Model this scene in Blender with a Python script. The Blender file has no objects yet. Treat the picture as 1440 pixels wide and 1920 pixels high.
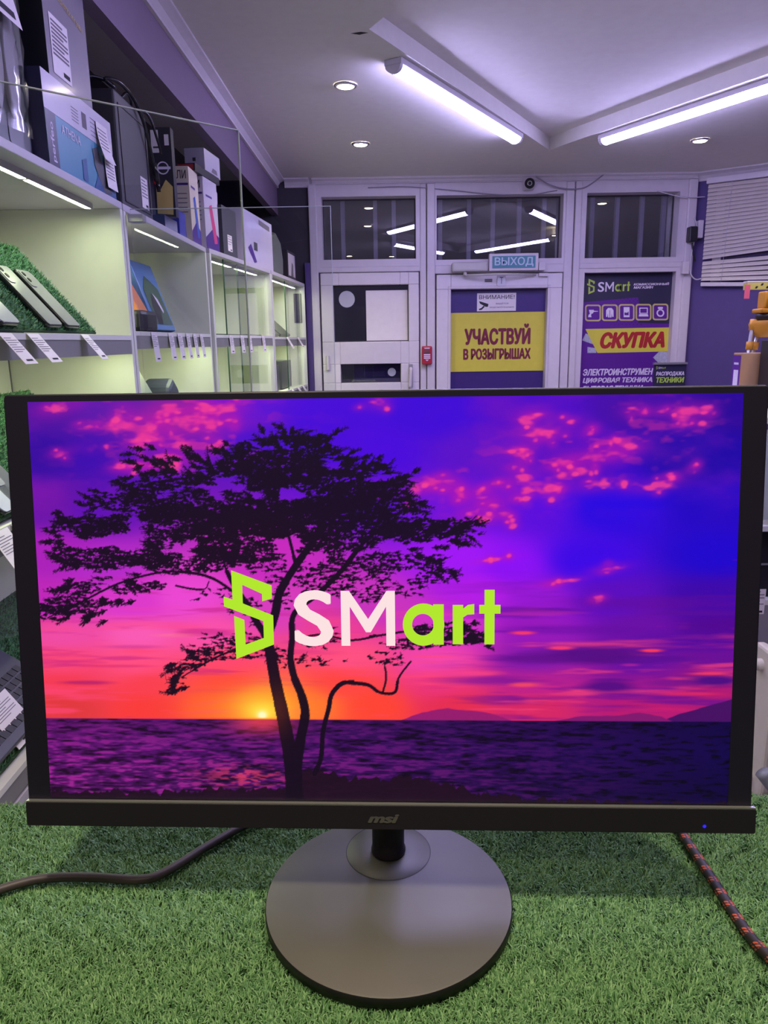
import bpy, math, random
import numpy as np
from mathutils import Matrix, Vector

random.seed(7)
RNG = np.random.default_rng(7)
sc = bpy.context.scene
COL = sc.collection

# ------------------------------------------------------------------ camera
F_PX, CAM = 1400.0, np.array([0.0, 0.0, 1.6])
def cam_rows(p, r, y):
    cy, sy = math.cos(y), math.sin(y)
    f0 = np.array([sy*math.cos(p), cy*math.cos(p), -math.sin(p)])
    r0 = np.array([cy, -sy, 0.0]); d0 = np.cross(f0, r0)
    cr, sr = math.cos(r), math.sin(r)
    return np.stack([cr*r0 + sr*d0, -sr*r0 + cr*d0, f0], 0)
RM = cam_rows(math.radians(12.9), math.radians(0.85), math.radians(-0.35))
cd = bpy.data.cameras.new('camera')
cd.sensor_fit = 'VERTICAL'; cd.sensor_height = 36.0; cd.sensor_width = 27.0
cd.lens = 36.0*F_PX/1920.0; cd.clip_start = 0.01; cd.clip_end = 60
cam = bpy.data.objects.new('camera', cd); COL.objects.link(cam)
cam.matrix_world = Matrix(((RM[0][0], -RM[1][0], -RM[2][0], CAM[0]),
                           (RM[0][1], -RM[1][1], -RM[2][1], CAM[1]),
                           (RM[0][2], -RM[1][2], -RM[2][2], CAM[2]), (0, 0, 0, 1)))
sc.camera = cam

# ------------------------------------------------------------------ exposure and world
sc.view_settings.view_transform = 'Standard'
sc.view_settings.look = 'None'
sc.view_settings.exposure = 0.0
sc.view_settings.gamma = 1.0
sc.view_settings.use_curve_mapping = False
TUBE_L, SPOT_W, LED_L, STRIP_COL = 70.0, 34.0, 72.0, (0.90, 1.0, 0.60)
TUBE_COL = (0.54, 0.48, 1.0)
SPOT_COL = (1.0, 0.86, 0.62)
w = bpy.data.worlds.new('night'); sc.world = w; w.use_nodes = True
bg = w.node_tree.nodes['Background']
bg.inputs[0].default_value = (0.30, 0.27, 0.36, 1); bg.inputs[1].default_value = 0.7   # night street outside the glass

# ------------------------------------------------------------------ colour and material helpers
def s2l(c):
    c = c/255.0
    return c/12.92 if c <= 0.04045 else ((c+0.055)/1.055)**2.4
def rgb(r, g, b): return (s2l(r), s2l(g), s2l(b))
MATS = {}
def mat(name, col, rough=0.5, metal=0.0, var=0.06, scale=25.0, bump=0.0, bscale=200.0, emit=None, estr=0.0, spec=0.5, coat=0.0):
    m = bpy.data.materials.new(name); m.use_nodes = True
    nt = m.node_tree; b = nt.nodes['Principled BSDF']
    tc = nt.nodes.new('ShaderNodeTexCoord')
    nz = nt.nodes.new('ShaderNodeTexNoise'); nz.inputs['Scale'].default_value = scale; nz.inputs['Detail'].default_value = 3
    nt.links.new(tc.outputs['Object'], nz.inputs['Vector'])
    mx = nt.nodes.new('ShaderNodeMix'); mx.data_type = 'RGBA'
    mx.inputs['A'].default_value = tuple(c*(1-var) for c in col)+(1,)
    mx.inputs['B'].default_value = tuple(min(1, c*(1+var)) for c in col)+(1,)
    nt.links.new(nz.outputs['Fac'], mx.inputs['Factor'])
    nt.links.new(mx.outputs['Result'], b.inputs['Base Color'])
    b.inputs['Roughness'].default_value = rough; b.inputs['Metallic'].default_value = metal
    b.inputs['Specular IOR Level'].default_value = spec
    if coat: b.inputs['Coat Weight'].default_value = coat; b.inputs['Coat Roughness'].default_value = 0.1
    if emit:
        b.inputs['Emission Color'].default_value = tuple(emit)+(1,); b.inputs['Emission Strength'].default_value = estr
    if bump:
        n2 = nt.nodes.new('ShaderNodeTexNoise'); n2.inputs['Scale'].default_value = bscale
        nt.links.new(tc.outputs['Object'], n2.inputs['Vector'])
        bp = nt.nodes.new('ShaderNodeBump'); bp.inputs['Strength'].default_value = bump; bp.inputs['Distance'].default_value = 0.002
        nt.links.new(n2.outputs['Fac'], bp.inputs['Height']); nt.links.new(bp.outputs['Normal'], b.inputs['Normal'])
    MATS[name] = m
    return m
def emat(name, col, s):
    m = bpy.data.materials.new(name); m.use_nodes = True; nt = m.node_tree
    nt.nodes.remove(nt.nodes['Principled BSDF'])
    e = nt.nodes.new('ShaderNodeEmission'); e.inputs[0].default_value = tuple(col)+(1,); e.inputs[1].default_value = s
    nt.links.new(e.outputs[0], nt.nodes['Material Output'].inputs[0]); MATS[name] = m
    return m
def glassmat(name, tint=(1, 1, 1), rough=0.0, ior=1.45, base=0.02):
    m = bpy.data.materials.new(name); m.use_nodes = True; nt = m.node_tree
    nt.nodes.remove(nt.nodes['Principled BSDF'])
    t = nt.nodes.new('ShaderNodeBsdfTransparent'); t.inputs[0].default_value = tuple(tint)+(1,)
    g = nt.nodes.new('ShaderNodeBsdfGlossy'); g.inputs['Roughness'].default_value = rough
    fr = nt.nodes.new('ShaderNodeLayerWeight'); fr.inputs['Blend'].default_value = 0.5
    pw = nt.nodes.new('ShaderNodeMath'); pw.operation = 'POWER'; pw.inputs[1].default_value = 5.0
    nt.links.new(fr.outputs['Facing'], pw.inputs[0])
    ad = nt.nodes.new('ShaderNodeMath'); ad.operation = 'MULTIPLY_ADD'; ad.inputs[1].default_value = 0.9
    ad.inputs[2].default_value = ((ior-1)/(ior+1))**2+base
    nt.links.new(pw.outputs[0], ad.inputs[0])
    mx = nt.nodes.new('ShaderNodeMixShader')
    nt.links.new(ad.outputs[0], mx.inputs[0]); nt.links.new(t.outputs[0], mx.inputs[1]); nt.links.new(g.outputs[0], mx.inputs[2])
    nt.links.new(mx.outputs[0], nt.nodes['Material Output'].inputs[0]); MATS[name] = m
    return m

PVC = mat('pvc_white', rgb(214, 205, 212), 0.35)
PVCL = mat('pvc_leaf', rgb(222, 214, 220), 0.35)
GASK = mat('gasket', rgb(60, 55, 62), 0.6)
CEIL = mat('ceiling_paint', rgb(226, 222, 216), 0.85, bump=0.05, bscale=60)
CORN = mat('cornice_paint', rgb(214, 206, 210), 0.8)
PURP = mat('wall_purple', rgb(84, 66, 124), 0.7, bump=0.05)
DARKW = mat('wall_dark', rgb(62, 58, 66), 0.8)
FASC = mat('fascia_paint', rgb(122, 104, 128), 0.6)
FLOORM = mat('floor_tile', rgb(120, 116, 118), 0.4)
REARW = mat('wall_rear_paint', rgb(150, 142, 160), 0.8)
LAMW = mat('laminate_white', rgb(226, 226, 214), 0.4)
LAMG = mat('laminate_edge', rgb(196, 190, 198), 0.4)
GREYF = mat('grey_price_rail', rgb(138, 136, 134), 0.5)
PAPER = mat('paper_white', rgb(236, 228, 228), 0.7)
INK = mat('ink_grey', rgb(120, 114, 120), 0.8)
INKD = mat('ink_dark', rgb(50, 48, 52), 0.8)
BLK = mat('black_plastic', rgb(34, 31, 38), 0.45)
BLKG = mat('black_gloss', rgb(22, 22, 26), 0.15)
DGREY = mat('dark_grey', rgb(74, 74, 80), 0.5)
MGREY = mat('mid_grey', rgb(132, 134, 138), 0.4)
SILV = mat('silver', rgb(190, 188, 190), 0.3, 0.7)
CHROME = mat('chrome', rgb(210, 208, 212), 0.15, 0.9)
GLASS = glassmat('pane_glass', (0.97, 0.985, 0.97), 0.0, 1.45, 0.0)
NGLASS = glassmat('window_glass', (0.75, 0.75, 0.8), 0.0, 1.55, 0.06)
GEDGE = mat('glass_edge_pale', rgb(206, 212, 214), 0.35)
GEDGED = mat('glass_edge_green', rgb(38, 74, 56), 0.2)

# ------------------------------------------------------------------ geometry helpers
def V(*a): return np.array(a, float)
def unit(v): v = np.asarray(v, float); return v/np.linalg.norm(v)
def ray(px, py): return RM.T @ np.array([px-720.0, py-960.0, F_PX])
def onY(px, py, Y): d = ray(px, py); return CAM + d*((Y-CAM[1])/d[1])
def onX(px, py, X): d = ray(px, py); return CAM + d*((X-CAM[0])/d[0])
def onZ(px, py, Z): d = ray(px, py); return CAM + d*((Z-CAM[2])/d[2])
def onP(px, py, o, n): d = ray(px, py); return CAM + d*(np.dot(o-CAM, n)/np.dot(d, n))
class Fr:
    """local frame: p(a,b,c) = o + a*x + b*y + c*z"""
    def __init__(s, o, x=(1, 0, 0), y=(0, 1, 0), z=(0, 0, 1)):
        s.o = np.asarray(o, float); s.x = np.asarray(x, float); s.y = np.asarray(y, float); s.z = np.asarray(z, float)
    def p(s, a, b, c=0.0): return s.o + s.x*a + s.y*b + s.z*c
WORLD = Fr((0, 0, 0))
def facing(o, n, up=(0, 0, 1)):
    """frame on a surface: x to the viewer's right, y up along it, z out of it"""
    n = unit(n); x = unit(np.cross(up, n)); y = np.cross(n, x)
    return Fr(o, x, y, n)
def yawed(o, deg):
    c, s_ = math.cos(math.radians(deg)), math.sin(math.radians(deg))
    return Fr(o, (c, s_, 0), (-s_, c, 0), (0, 0, 1))

class MB:
    def __init__(s, *mats): s.v = []; s.f = []; s.m = []; s.sm = []; s.uv = {}; s.mats = list(mats); s.cur = 0
    def use(s, m):
        if m not in s.mats: s.mats.append(m)
        s.cur = s.mats.index(m); return s
    def add(s, vs, fs, smooth=False):
        b = len(s.v); s.v.extend([tuple(map(float, q)) for q in vs])
        for f in fs: s.f.append([b+i for i in f]); s.m.append(s.cur); s.sm.append(smooth)
        return b
    def box(s, x0, x1, y0, y1, z0, z1, F=WORLD):
        c = [F.p(x, y, z) for z in (z0, z1) for y in (y0, y1) for x in (x0, x1)]
        s.add(c, [(0, 2, 3, 1), (4, 5, 7, 6), (0, 1, 5, 4), (2, 6, 7, 3), (0, 4, 6, 2), (1, 3, 7, 5)]); return s
    def prism(s, poly, F, h0, h1):
        n = len(poly)
        c = [F.p(a, b, h0) for a, b in poly]+[F.p(a, b, h1) for a, b in poly]
        s.add(c, [tuple(range(n-1, -1, -1)), tuple(range(n, 2*n))]+[(i, (i+1) % n, n+(i+1) % n, n+i) for i in range(n)]); return s
    def flat(s, poly, F, h=0.0):
        s.add([F.p(a, b, h) for a, b in poly], [tuple(range(len(poly)))]); return s
    def quad(s, *p): s.add(p, [tuple(range(len(p)))]); return s
    def tube(s, path, r, n=10, caps=True):
        P = [np.asarray(p, float) for p in path]; k = len(P)
        rr = r if hasattr(r, '__len__') else [r]*k
        up = V(0, 0, 1); vs = []; L = 0; us = []
        T0 = unit(P[1]-P[0])
        if abs(T0 @ up) > 0.9: up = V(1, 0, 0)
        nrm = unit(np.cross(np.cross(T0, up), T0))
        for i in range(k):
            T = unit(P[min(i+1, k-1)]-P[max(i-1, 0)])
            nrm = unit(nrm-T*(nrm @ T)); bn = np.cross(T, nrm)
            if i: L += np.linalg.norm(P[i]-P[i-1])
            for j in range(n):
                a = 2*math.pi*j/n; vs.append(P[i]+(nrm*math.cos(a)+bn*math.sin(a))*rr[i]); us.append((L, j/n))
        fs = [(i*n+j, i*n+(j+1) % n, (i+1)*n+(j+1) % n, (i+1)*n+j) for i in range(k-1) for j in range(n)]
        if caps: fs += [tuple(range(n-1, -1, -1)), tuple(range((k-1)*n, k*n))]
        b = s.add(vs, fs, True)
        for i, u in enumerate(us): s.uv[b+i] = u
        return s
    def lathe(s, prof, F, n=32, cap0=True, cap1=True):
        k = len(prof); vs = [F.p(r*math.cos(2*math.pi*j/n), r*math.sin(2*math.pi*j/n), h) for r, h in prof for j in range(n)]
        fs = [(i*n+j, i*n+(j+1) % n, (i+1)*n+(j+1) % n, (i+1)*n+j) for i in range(k-1) for j in range(n)]
        s.add(vs, fs, True)
        if cap0: s.add(vs[:n], [tuple(range(n-1, -1, -1))])
        if cap1: s.add(vs[-n:], [tuple(range(n))])
        return s
    def disc(s, F, r, h=0.0, n=32, sx=1.0, sy=1.0, cx=0, cy=0):
        s.flat([(cx+sx*r*math.cos(2*math.pi*j/n), cy+sy*r*math.sin(2*math.pi*j/n)) for j in range(n)], F, h); return s
    def ring(s, F, r0, r1, h=0.0, n=28, cx=0, cy=0, a0=0.0, a1=2*math.pi):
        P = []
        for j in range(n+1):
            a = a0+(a1-a0)*j/n
            P += [F.p(cx+r0*math.cos(a), cy+r0*math.sin(a), h), F.p(cx+r1*math.cos(a), cy+r1*math.sin(a), h)]
        s.add(P, [(2*j, 2*j+1, 2*j+3, 2*j+2) for j in range(n)]); return s
    def text(s, body, F, x0, x1, y0, y1, h=0.0005, bold=0.0, shear=0.0):
        """lettering scaled to fill the box x0..x1, y0..y1 of frame F"""
        vs, fs = text_mesh(body, bold, shear)
        a = np.array(vs); lo, hi = a.min(0), a.max(0); sp = np.maximum(hi-lo, 1e-6)
        s.add([F.p(x0+(q[0]-lo[0])/sp[0]*(x1-x0), y0+(q[1]-lo[1])/sp[1]*(y1-y0), h+q[2]*1.5e-5) for q in a], fs); return s
    def build(s, name, parent=None, origin=None, bevel=0.0, seg=2):
        a = np.array(s.v)
        if parent is not None: o = np.array(parent.get('_o', (0, 0, 0)))
        elif origin is not None: o = np.asarray(origin, float)
        else: o = V((a[:, 0].min()+a[:, 0].max())/2, (a[:, 1].min()+a[:, 1].max())/2, a[:, 2].min())
        me = bpy.data.meshes.new(name); me.from_pydata((a-o).tolist(), [], s.f)
        for m in s.mats: me.materials.append(m)
        me.polygons.foreach_set('material_index', s.m)
        me.polygons.foreach_set('use_smooth', s.sm)
        if s.uv:
            ul = me.uv_layers.new(name='UVMap')
            for l in me.loops:
                if l.vertex_index in s.uv: ul.data[l.index].uv = s.uv[l.vertex_index]
        me.update()
        ob = bpy.data.objects.new(name, me); COL.objects.link(ob)
        if parent is not None: ob.parent = parent
        else: ob.location = o
        ob['_o'] = tuple(float(q) for q in o)
        if bevel:
            b = ob.modifiers.new('bevel', 'BEVEL'); b.width = bevel; b.segments = seg; b.limit_method = 'ANGLE'; b.angle_limit = 0.9
        return ob
_tc = {}
def text_mesh(body, bold, shear):
    k = (body, bold, shear)
    if k in _tc: return _tc[k]
    cu = bpy.data.curves.new('lettering', 'FONT'); cu.body = body; cu.shear = shear; cu.resolution_u = 4
    ob = bpy.data.objects.new('lettering', cu); COL.objects.link(ob)
    bpy.context.view_layer.update()
    dg = bpy.context.evaluated_depsgraph_get(); me = ob.evaluated_get(dg).to_mesh()
    v0 = [tuple(v.co) for v in me.vertices]; f0 = [tuple(p.vertices) for p in me.polygons]
    ob.evaluated_get(dg).to_mesh_clear()
    bpy.data.objects.remove(ob); bpy.data.curves.remove(cu)
    offs = [(0, 0)]
    if bold: offs += [(bold*1.5*math.cos(math.pi*i/4), bold*math.sin(math.pi*i/4)) for i in range(8)]
    vs, fs = [], []
    for k_, (dx, dy) in enumerate(offs):     # heavy lettering: the outline thickened all round
        b_ = len(vs); vs += [(x+dx, y+dy, k_*1.0) for x, y, z in v0]; fs += [tuple(b_+i for i in f) for f in f0]
    _tc[k] = (vs, fs); return _tc[k]
def thing(name, label, cat, loc, group=None):
    o = bpy.data.objects.new(name, None); COL.objects.link(o); o.location = tuple(map(float, loc)); o.empty_display_size = 0.05
    o['_o'] = tuple(float(q) for q in loc); return tag(o, label, cat, group)
def tag(o, label, cat, group=None, kind=None):
    o['label'] = label; o['category'] = cat
    if group: o['group'] = group
    if kind: o['kind'] = kind
    return o
def struct(o, label=None):
    o['kind'] = 'structure'
    if label: o['label'] = label
    return o
def plate(mb, xs, zs, holes, y0, y1):
    """upright slab x,z with rectangular holes, front at y0"""
    X = sorted(set(list(xs)+[h[i] for h in holes for i in (0, 1)])); Z = sorted(set(list(zs)+[h[i] for h in holes for i in (2, 3)]))
    for i in range(len(X)-1):
        for j in range(len(Z)-1):
            cx, cz = (X[i]+X[i+1])/2, (Z[j]+Z[j+1])/2
            if any(h[0] < cx < h[1] and h[2] < cz < h[3] for h in holes): continue
            mb.box(X[i], X[i+1], y0, y1, Z[j], Z[j+1])
    return mb
def smooth_path(pts, n=8):
    P = [np.asarray(p, float) for p in pts]; P = [2*P[0]-P[1]]+P+[2*P[-1]-P[-2]]; out = []
    for i in range(1, len(P)-2):
        for t in np.linspace(0, 1, n, endpoint=False):
            a, b, c, d = P[i-1:i+3]
            out.append(0.5*((2*b)+(-a+c)*t+(2*a-5*b+4*c-d)*t*t+(-a+3*b-3*c+d)*t**3))
    out.append(P[-2]); return out
# the shop's sign: outline in units of its own drawing (x right, y down)
SYM = [(88,72),(283,145),(283,208),(235,222),(235,186),(140,142),(140,232),(287,290),(287,432),(100,503),(95,292),(145,312),(148,432),(238,400),(238,318),(47,246),(47,198),(90,213)]
def shop_logo(mb, F, x0, x1, y0, y1, green, white, h=0.0004, d=0.0):
    """symbol and word SMart filling the box"""
    sx = (x1-x0)/(1383-47); sy = (y1-y0)/(503-72)
    g = lambda x, y: (x0+(x-47)*sx, y1-(y-72)*sy)
    mb.use(green).flat([g(*p) for p in SYM][::-1], F, h)
    S = g(388, 440); S1 = g(580, 168); M0 = g(617, 438); M1 = g(878, 172)
    mb.use(white).text('S', F, S[0], S1[0], S[1], S1[1], h, 0.016); mb.flat([g(*p) for p in ((617,438),(617,172),(657,172),(748,308),(838,172),(878,172),(878,438),(835,438),(835,248),(760,372),(737,372),(660,248),(660,438))][::-1], F, h)
    mb.use(green)
    n = 40; P = []
    for j in range(n+1):
        a = 2*math.pi*j/n
        P += [F.p(*g(1015+100*math.cos(a), 335+102*math.sin(a)), h), F.p(*g(1012+52*math.cos(a), 335+52*math.sin(a)), h)]
    mb.add(P, [(2*j, 2*j+1, 2*j+3, 2*j+2) for j in range(n)])
    R = lambda a, b, c, e: mb.flat([g(a, e), g(c, e), g(c, b), g(a, b)], F, h+d)
    R(1062, 237, 1112, 432); R(1155, 240, 1205, 430); R(1307, 168, 1355, 430)
    R(1282, 240, 1307, 282); R(1355, 240, 1383, 282)
    mb.flat([g(1205, 300), g(1225, 287), g(1258, 285), g(1258, 236), g(1228, 240), g(1205, 258)], F, h+d)

# ================================================================== THE ROOM
ZC, ZT, YB = 2.59, 2.655, 5.0
TA, TB, TC, TD = (0.892, 4.357), (-0.042, 2.72), (0.866, 0.993), (1.80, 2.63)
m = MB(FLOORM); m.box(-1.15, 3.4, -2.65, 6.5, -0.05, 0.0); struct(m.build('floor'))
m = MB(CEIL)
P0, P1, P2, P3 = (-1.15, -2.65), (3.4, -2.65), (3.4, 5.06), (-1.15, 5.06)
c3 = lambda p, z=ZC: (p[0], p[1], z)
for T in ((P0, P1, TC), (P1, P2, TD), (P2, P3, TA), (P3, P0, TB), (P1, TD, TC), (P2, TA, TD), (P3, TB, TA), (P0, TC, TB)):
    m.quad(*[c3(p) for p in T])
for a, b in ((TA, TB), (TB, TC), (TC, TD), (TD, TA)): m.quad(c3(a), c3(b), c3(b, ZT), c3(a, ZT))
m.quad(*[c3(p, ZT) for p in (TA, TB, TC, TD)])
m.quad(*[c3(p, ZT+0.05) for p in (P0, P1, P2, P3)])
struct(m.build('ceiling'))
m = MB(DARKW); m.box(-1.15, -1.08, -2.65, 5.06, 0, 2.62); struct(m.build('wall_left'))
m = MB(REARW); m.box(-1.15, 3.4, -2.70, -2.62, 0, 2.62); struct(m.build('wall_rear'))
m = MB(PURP)
m.prism([(1.955, 5.02), (3.34, 4.05), (3.34, -2.65), (3.42, -2.65), (3.42, 4.12), (1.99, 5.10)], WORLD, 0, 2.62); struct(m.build('wall_right'))
DW = unit((3.34-1.955, 4.05-5.02, 0)); DN = V(DW[1], -DW[0], 0)          # along the slanting wall, and out of it
m = MB(DARKW, PURP, PVC)
m.box(-1.15, -0.475, 5.0, 5.06, 0, 2.62)
m.use(PVC).box(-0.475, 1.955, 4.995, 5.12, 2.55, 2.62)
m.use(PURP).box(-0.51, -0.475, 4.965, 5.0, 0, 2.09)
struct(m.build('wall_back'))
# plasterboard fascia over the shelving and the cornices
m = MB(FASC); m.box(-0.71, -0.67, -2.62, 5.0, 2.38, ZC); struct(m.build('trim_1'))
def cornice(name, a, b, n, size):
    a, b, n = V(*a), V(*b), V(*n)
    pr = [(0, 0), (size, 0), (size, -0.008), (size*0.8, -0.012), (size*0.45, -size*0.4), (size*0.2, -size*0.75), (0.012, -size*0.85), (0.012, -size), (0, -size)]
    F = Fr(a, n, V(0, 0, 1), unit(b-a)); mm = MB(CORN); mm.prism(pr, F, 0, np.linalg.norm(b-a)); struct(mm.build(name))
cornice('trim_2', (-0.67, -2.6, ZC), (-0.67, 4.995, ZC), (1, 0, 0), 0.05)
cornice('trim_3', (-0.62, 5.0, ZC), (-0.47, 5.0, ZC), (0, -1, 0), 0.05)
cornice('trim_4', (-0.45, 4.995, ZC), (1.95, 4.995, ZC), (0, -1, 0), 0.035)
cornice('trim_5', tuple(V(1.955, 5.02, ZC)+DN*0.001), tuple(V(3.34, 4.05, ZC)+DN*0.001), tuple(DN), 0.05)

# shopfront of white window profiles: mullions, transom, three fanlights, two doors, a poster window
def bars(name, *bx, mm=PVC, bevel=0.006):
    b = MB(mm)
    for q in bx: b.box(*q)
    return struct(b.build(name, bevel=bevel))
bars('trim_6', (-0.475, -0.425, 4.97, 5.12, 0, 2.555))
bars('trim_7', (0.222, 0.262, 4.985, 5.12, 0, 2.552), (0.266, 0.318, 4.975, 5.12, 0, 2.552))
bars('trim_8', (1.137, 1.19, 4.985, 5.12, 0, 2.552), (1.194, 1.235, 4.975, 5.12, 0, 2.552))
bars('trim_9', (1.895, 1.95, 4.97, 5.12, 0, 2.552))
bars('trim_10', (-0.43, 0.224, 4.985, 5.12, 2.03, 2.065), (0.316, 1.14, 4.985, 5.12, 2.012, 2.065), (1.233, 1.9, 4.985, 5.12, 2.03, 2.065))
def window(name, x0, x1, z0, z1, fx0, fx1, fz0, fz1, pane=NGLASS):
    b = MB(PVC, GASK); plate(b, (fx0, fx1), (fz0, fz1), [(x0, x1, z0, z1)], 4.99, 5.11)
    o = struct(b.build(name))
    g = MB(GASK); plate(g, (x0-0.002, x1+0.002), (z0-0.002, z1+0.002), [(x0+0.006, x1-0.006, z0+0.006, z1-0.006)], 5.085, 5.10); g.build('window_gasket', o)
    p = MB(pane); p.box(x0, x1, 5.092, 5.098, z0, z1); p.build('window_pane', o)
    return o
window('window_1', -0.394, 0.197, 2.108, 2.483, -0.425, 0.222, 2.065, 2.553)
window('window_2', 0.328, 1.122, 2.098, 2.481, 0.318, 1.137, 2.065, 2.553)
window('window_3', 1.268, 1.847, 2.094, 2.482, 1.235, 1.895, 2.065, 2.553)
GRI = mat('grille_steel', rgb(226, 222, 232), 0.5)
for xs, lab in (((-0.27, -0.06, 0.06), 'pale steel window grille outside the fanlight above the narrow left door'), ((0.36, 0.545, 0.70, 0.87, 1.03), 'pale steel window grille outside the fanlight above the exit sign'), ((1.34, 1.50, 1.66, 1.80), 'pale steel window grille outside the fanlight above the shop poster')):
    b = MB(GRI)
    r = thing('window_grille', lab, 'window grille', (xs[1], 5.14, 2.06), 'grilles outside the fanlights')
    b.box(xs[0]-0.06, xs[-1]+0.06, 5.1195, 5.14, 2.075, 2.10); b.build('rail', r); MB(GRI).box(xs[0]-0.06, xs[-1]+0.06, 5.1195, 5.14, 2.535, 2.56).build('rail', r)
    for x in xs: MB(GRI).box(x-0.013, x+0.013, 5.121, 5.15, 2.10, 2.535).build('bar', r)
STREET = mat('street_wall', rgb(140, 136, 150), 0.9)
m = MB(STREET); m.box(-2.5, 4.5, 6.6, 6.7, -0.05, 3.2); struct(m.build('wall_street'))

# left door leaf
d1 = MB(PVCL); plate(d1, (-0.415, 0.214), (0.02, 2.026), [(-0.338, 0.148, 1.597, 1.952), (-0.30, 0.094, 1.333, 1.455), (-0.30, 0.094, 0.2, 1.2)], 4.98, 5.06)
DOOR1 = struct(d1.build('door_1', bevel=0.004))
b = MB(GASK); plate(b, (-0.34, 0.15), (1.595, 1.954), [(-0.332, 0.142, 1.603, 1.946)], 5.03, 5.045); plate(b, (-0.302, 0.096), (1.331, 1.457), [(-0.295, 0.089, 1.338, 1.45)], 5.03, 5.045); b.build('gasket', DOOR1)
MB(NGLASS).box(-0.338, 0.148, 5.04, 5.046, 1.597, 1.952).build('upper_pane', DOOR1)
b = MB(NGLASS); b.box(-0.30, 0.094, 5.04, 5.046, 1.333, 1.455); b.build('lower_pane', DOOR1)
FILM = mat('film_purple', rgb(66, 44, 116), 0.35, coat=0.2)
MB(FILM).box(-0.215, 0.094, 5.047, 5.05, 1.333, 1.455).build('purple_film', DOOR1)
b = MB(FILM); b.box(-0.30, 0.094, 5.04, 5.05, 0.2, 1.2); b.build('panel', DOOR1)
b = MB(PVC, SILV); b.use(SILV).box(0.146, 0.172, 4.972, 4.98, 1.30, 1.45); b.use(PVC)
b.tube(smooth_path([V(0.159, 4.978, 1.42), V(0.159, 4.94, 1.42), V(0.158, 4.93, 1.40), V(0.152, 4.93, 1.30)], 6), 0.011); b.build('door_handle', DOOR1)
b = MB(PVC); b.lathe([(0.011, 0), (0.011, 0.09)], Fr((-0.382, 4.968, 1.42)), 12); b.build('hinge', DOOR1)
FROST = mat('frosted_sticker', rgb(186, 186, 196), 0.5)
def sticker_dot(x, z, r, lab):
    F = facing((x, 5.0385, z), (0, -1, 0)); b = MB(FROST); b.lathe([(r, -0.0008), (r, 0.0004)], F, 40); return tag(b.build('round_sticker'), lab, 'sticker', 'round stickers on the door')
sticker_dot(-0.252, 1.868, 0.052, 'large pale round sticker on the upper glass of the left door')
sticker_dot(0.035, 1.398, 0.027, 'small pale round sticker on the low glass strip of the left door')
b = MB(PAPER); b.box(-0.128, 0.146, 5.036, 5.0375, 1.602, 1.92); tag(b.build('paper_sheet', bevel=0.0005), 'blank whitish paper sheet taped inside the upper glass of the left door', 'paper')
# exit door
d2 = MB(PVCL); plate(d2, (0.327, 1.13), (0.02, 2.006), [(0.419, 1.037, 0.25, 1.916)], 4.975, 5.06)
DOOR2 = struct(d2.build('door_2', bevel=0.004))
b = MB(PVC); plate(b, (0.40, 1.056), (0.23, 1.935), [(0.419, 1.037, 0.25, 1.916)], 4.968, 4.985); b.build('glazing_bead', DOOR2, bevel=0.004)
b = MB(FILM); b.box(0.419, 1.037, 5.03, 5.04, 0.25, 1.916); b.build('purple_pane', DOOR2)
YEL = mat('poster_yellow', rgb(216, 206, 70), 0.55); WINE = mat('poster_wine', rgb(122, 30, 58), 0.6)
b = MB(YEL, WINE); b.box(0.420, 1.036, 5.024, 5.0295, 1.394, 1.771)
F = facing((0.0, 5.0238, 0.0), (0, -1, 0))
Z = lambda zx, zy, Y=5.024: onY(820+zx/6.0, 460+zy/6.0, Y)
def zbox(x0, y0, x1, y1, Y=5.024): a, c = Z(x0, y1, Y), Z(x1, y0, Y); return a[0], c[0], a[2], c[2]
b.use(WINE).text('УЧАСТВУЙ', F, *zbox(303, 878, 1052, 1125), bold=0.042); b.text('В РОЗЫГРЫШАХ', F, *zbox(290, 1152, 1052, 1290), bold=0.042)
tag(b.build('yellow_poster'), 'yellow poster with wine-red lettering on the purple exit door', 'poster')
b = MB(PAPER, INKD); x0, x1, z0, z1 = zbox(447, 532, 890, 742, 5.02); b.box(x0, x1, 5.0265, 5.0285, z0, z1)
F2 = facing((0, 5.026, 0), (0, -1, 0)); b.use(INKD).text('ВНИМАНИЕ!', F2, *zbox(470, 555, 870, 607), bold=0.004)
b.use(MATS['ink_grey']).text('ведётся', F2, *zbox(660, 640, 800, 668), bold=0.002); b.text('видеонаблюдение', F2, *zbox(590, 682, 862, 708), bold=0.002)
zz = lambda x, y: (Z(x, y)[0], Z(x, y)[2])
b.use(INKD).flat([zz(*q) for q in ((470, 632), (480, 630), (575, 660), (570, 690), (545, 692), (480, 655))], F2, 0.0004); b.flat([zz(*q) for q in ((520, 680), (535, 690), (500, 725), (470, 730), (468, 715), (495, 705))], F2, 0.0004)
tag(b.build('notice'), 'small white camera warning notice above the yellow poster', 'notice')
b = MB(SILV, DGREY); b.box(0.712, 0.765, 4.962, 4.975, 1.932, 1.998); b.use(DGREY).text('T', facing((0, 4.9615, 0), (0, -1, 0)), 0.728, 0.75, 1.945, 1.985)
tag(b.build('door_plate', bevel=0.006), 'small grey plate on the exit door under the exit sign', 'plate')
b = MB(INK); F3 = facing((0, 4.9745, 0), (0, -1, 0)); b.box(0.634, 0.682, 4.9735, 4.975, 1.956, 1.976); tag(b.build('sticker'), 'tiny grey sticker on the exit door left of the small plate', 'sticker')
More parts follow.
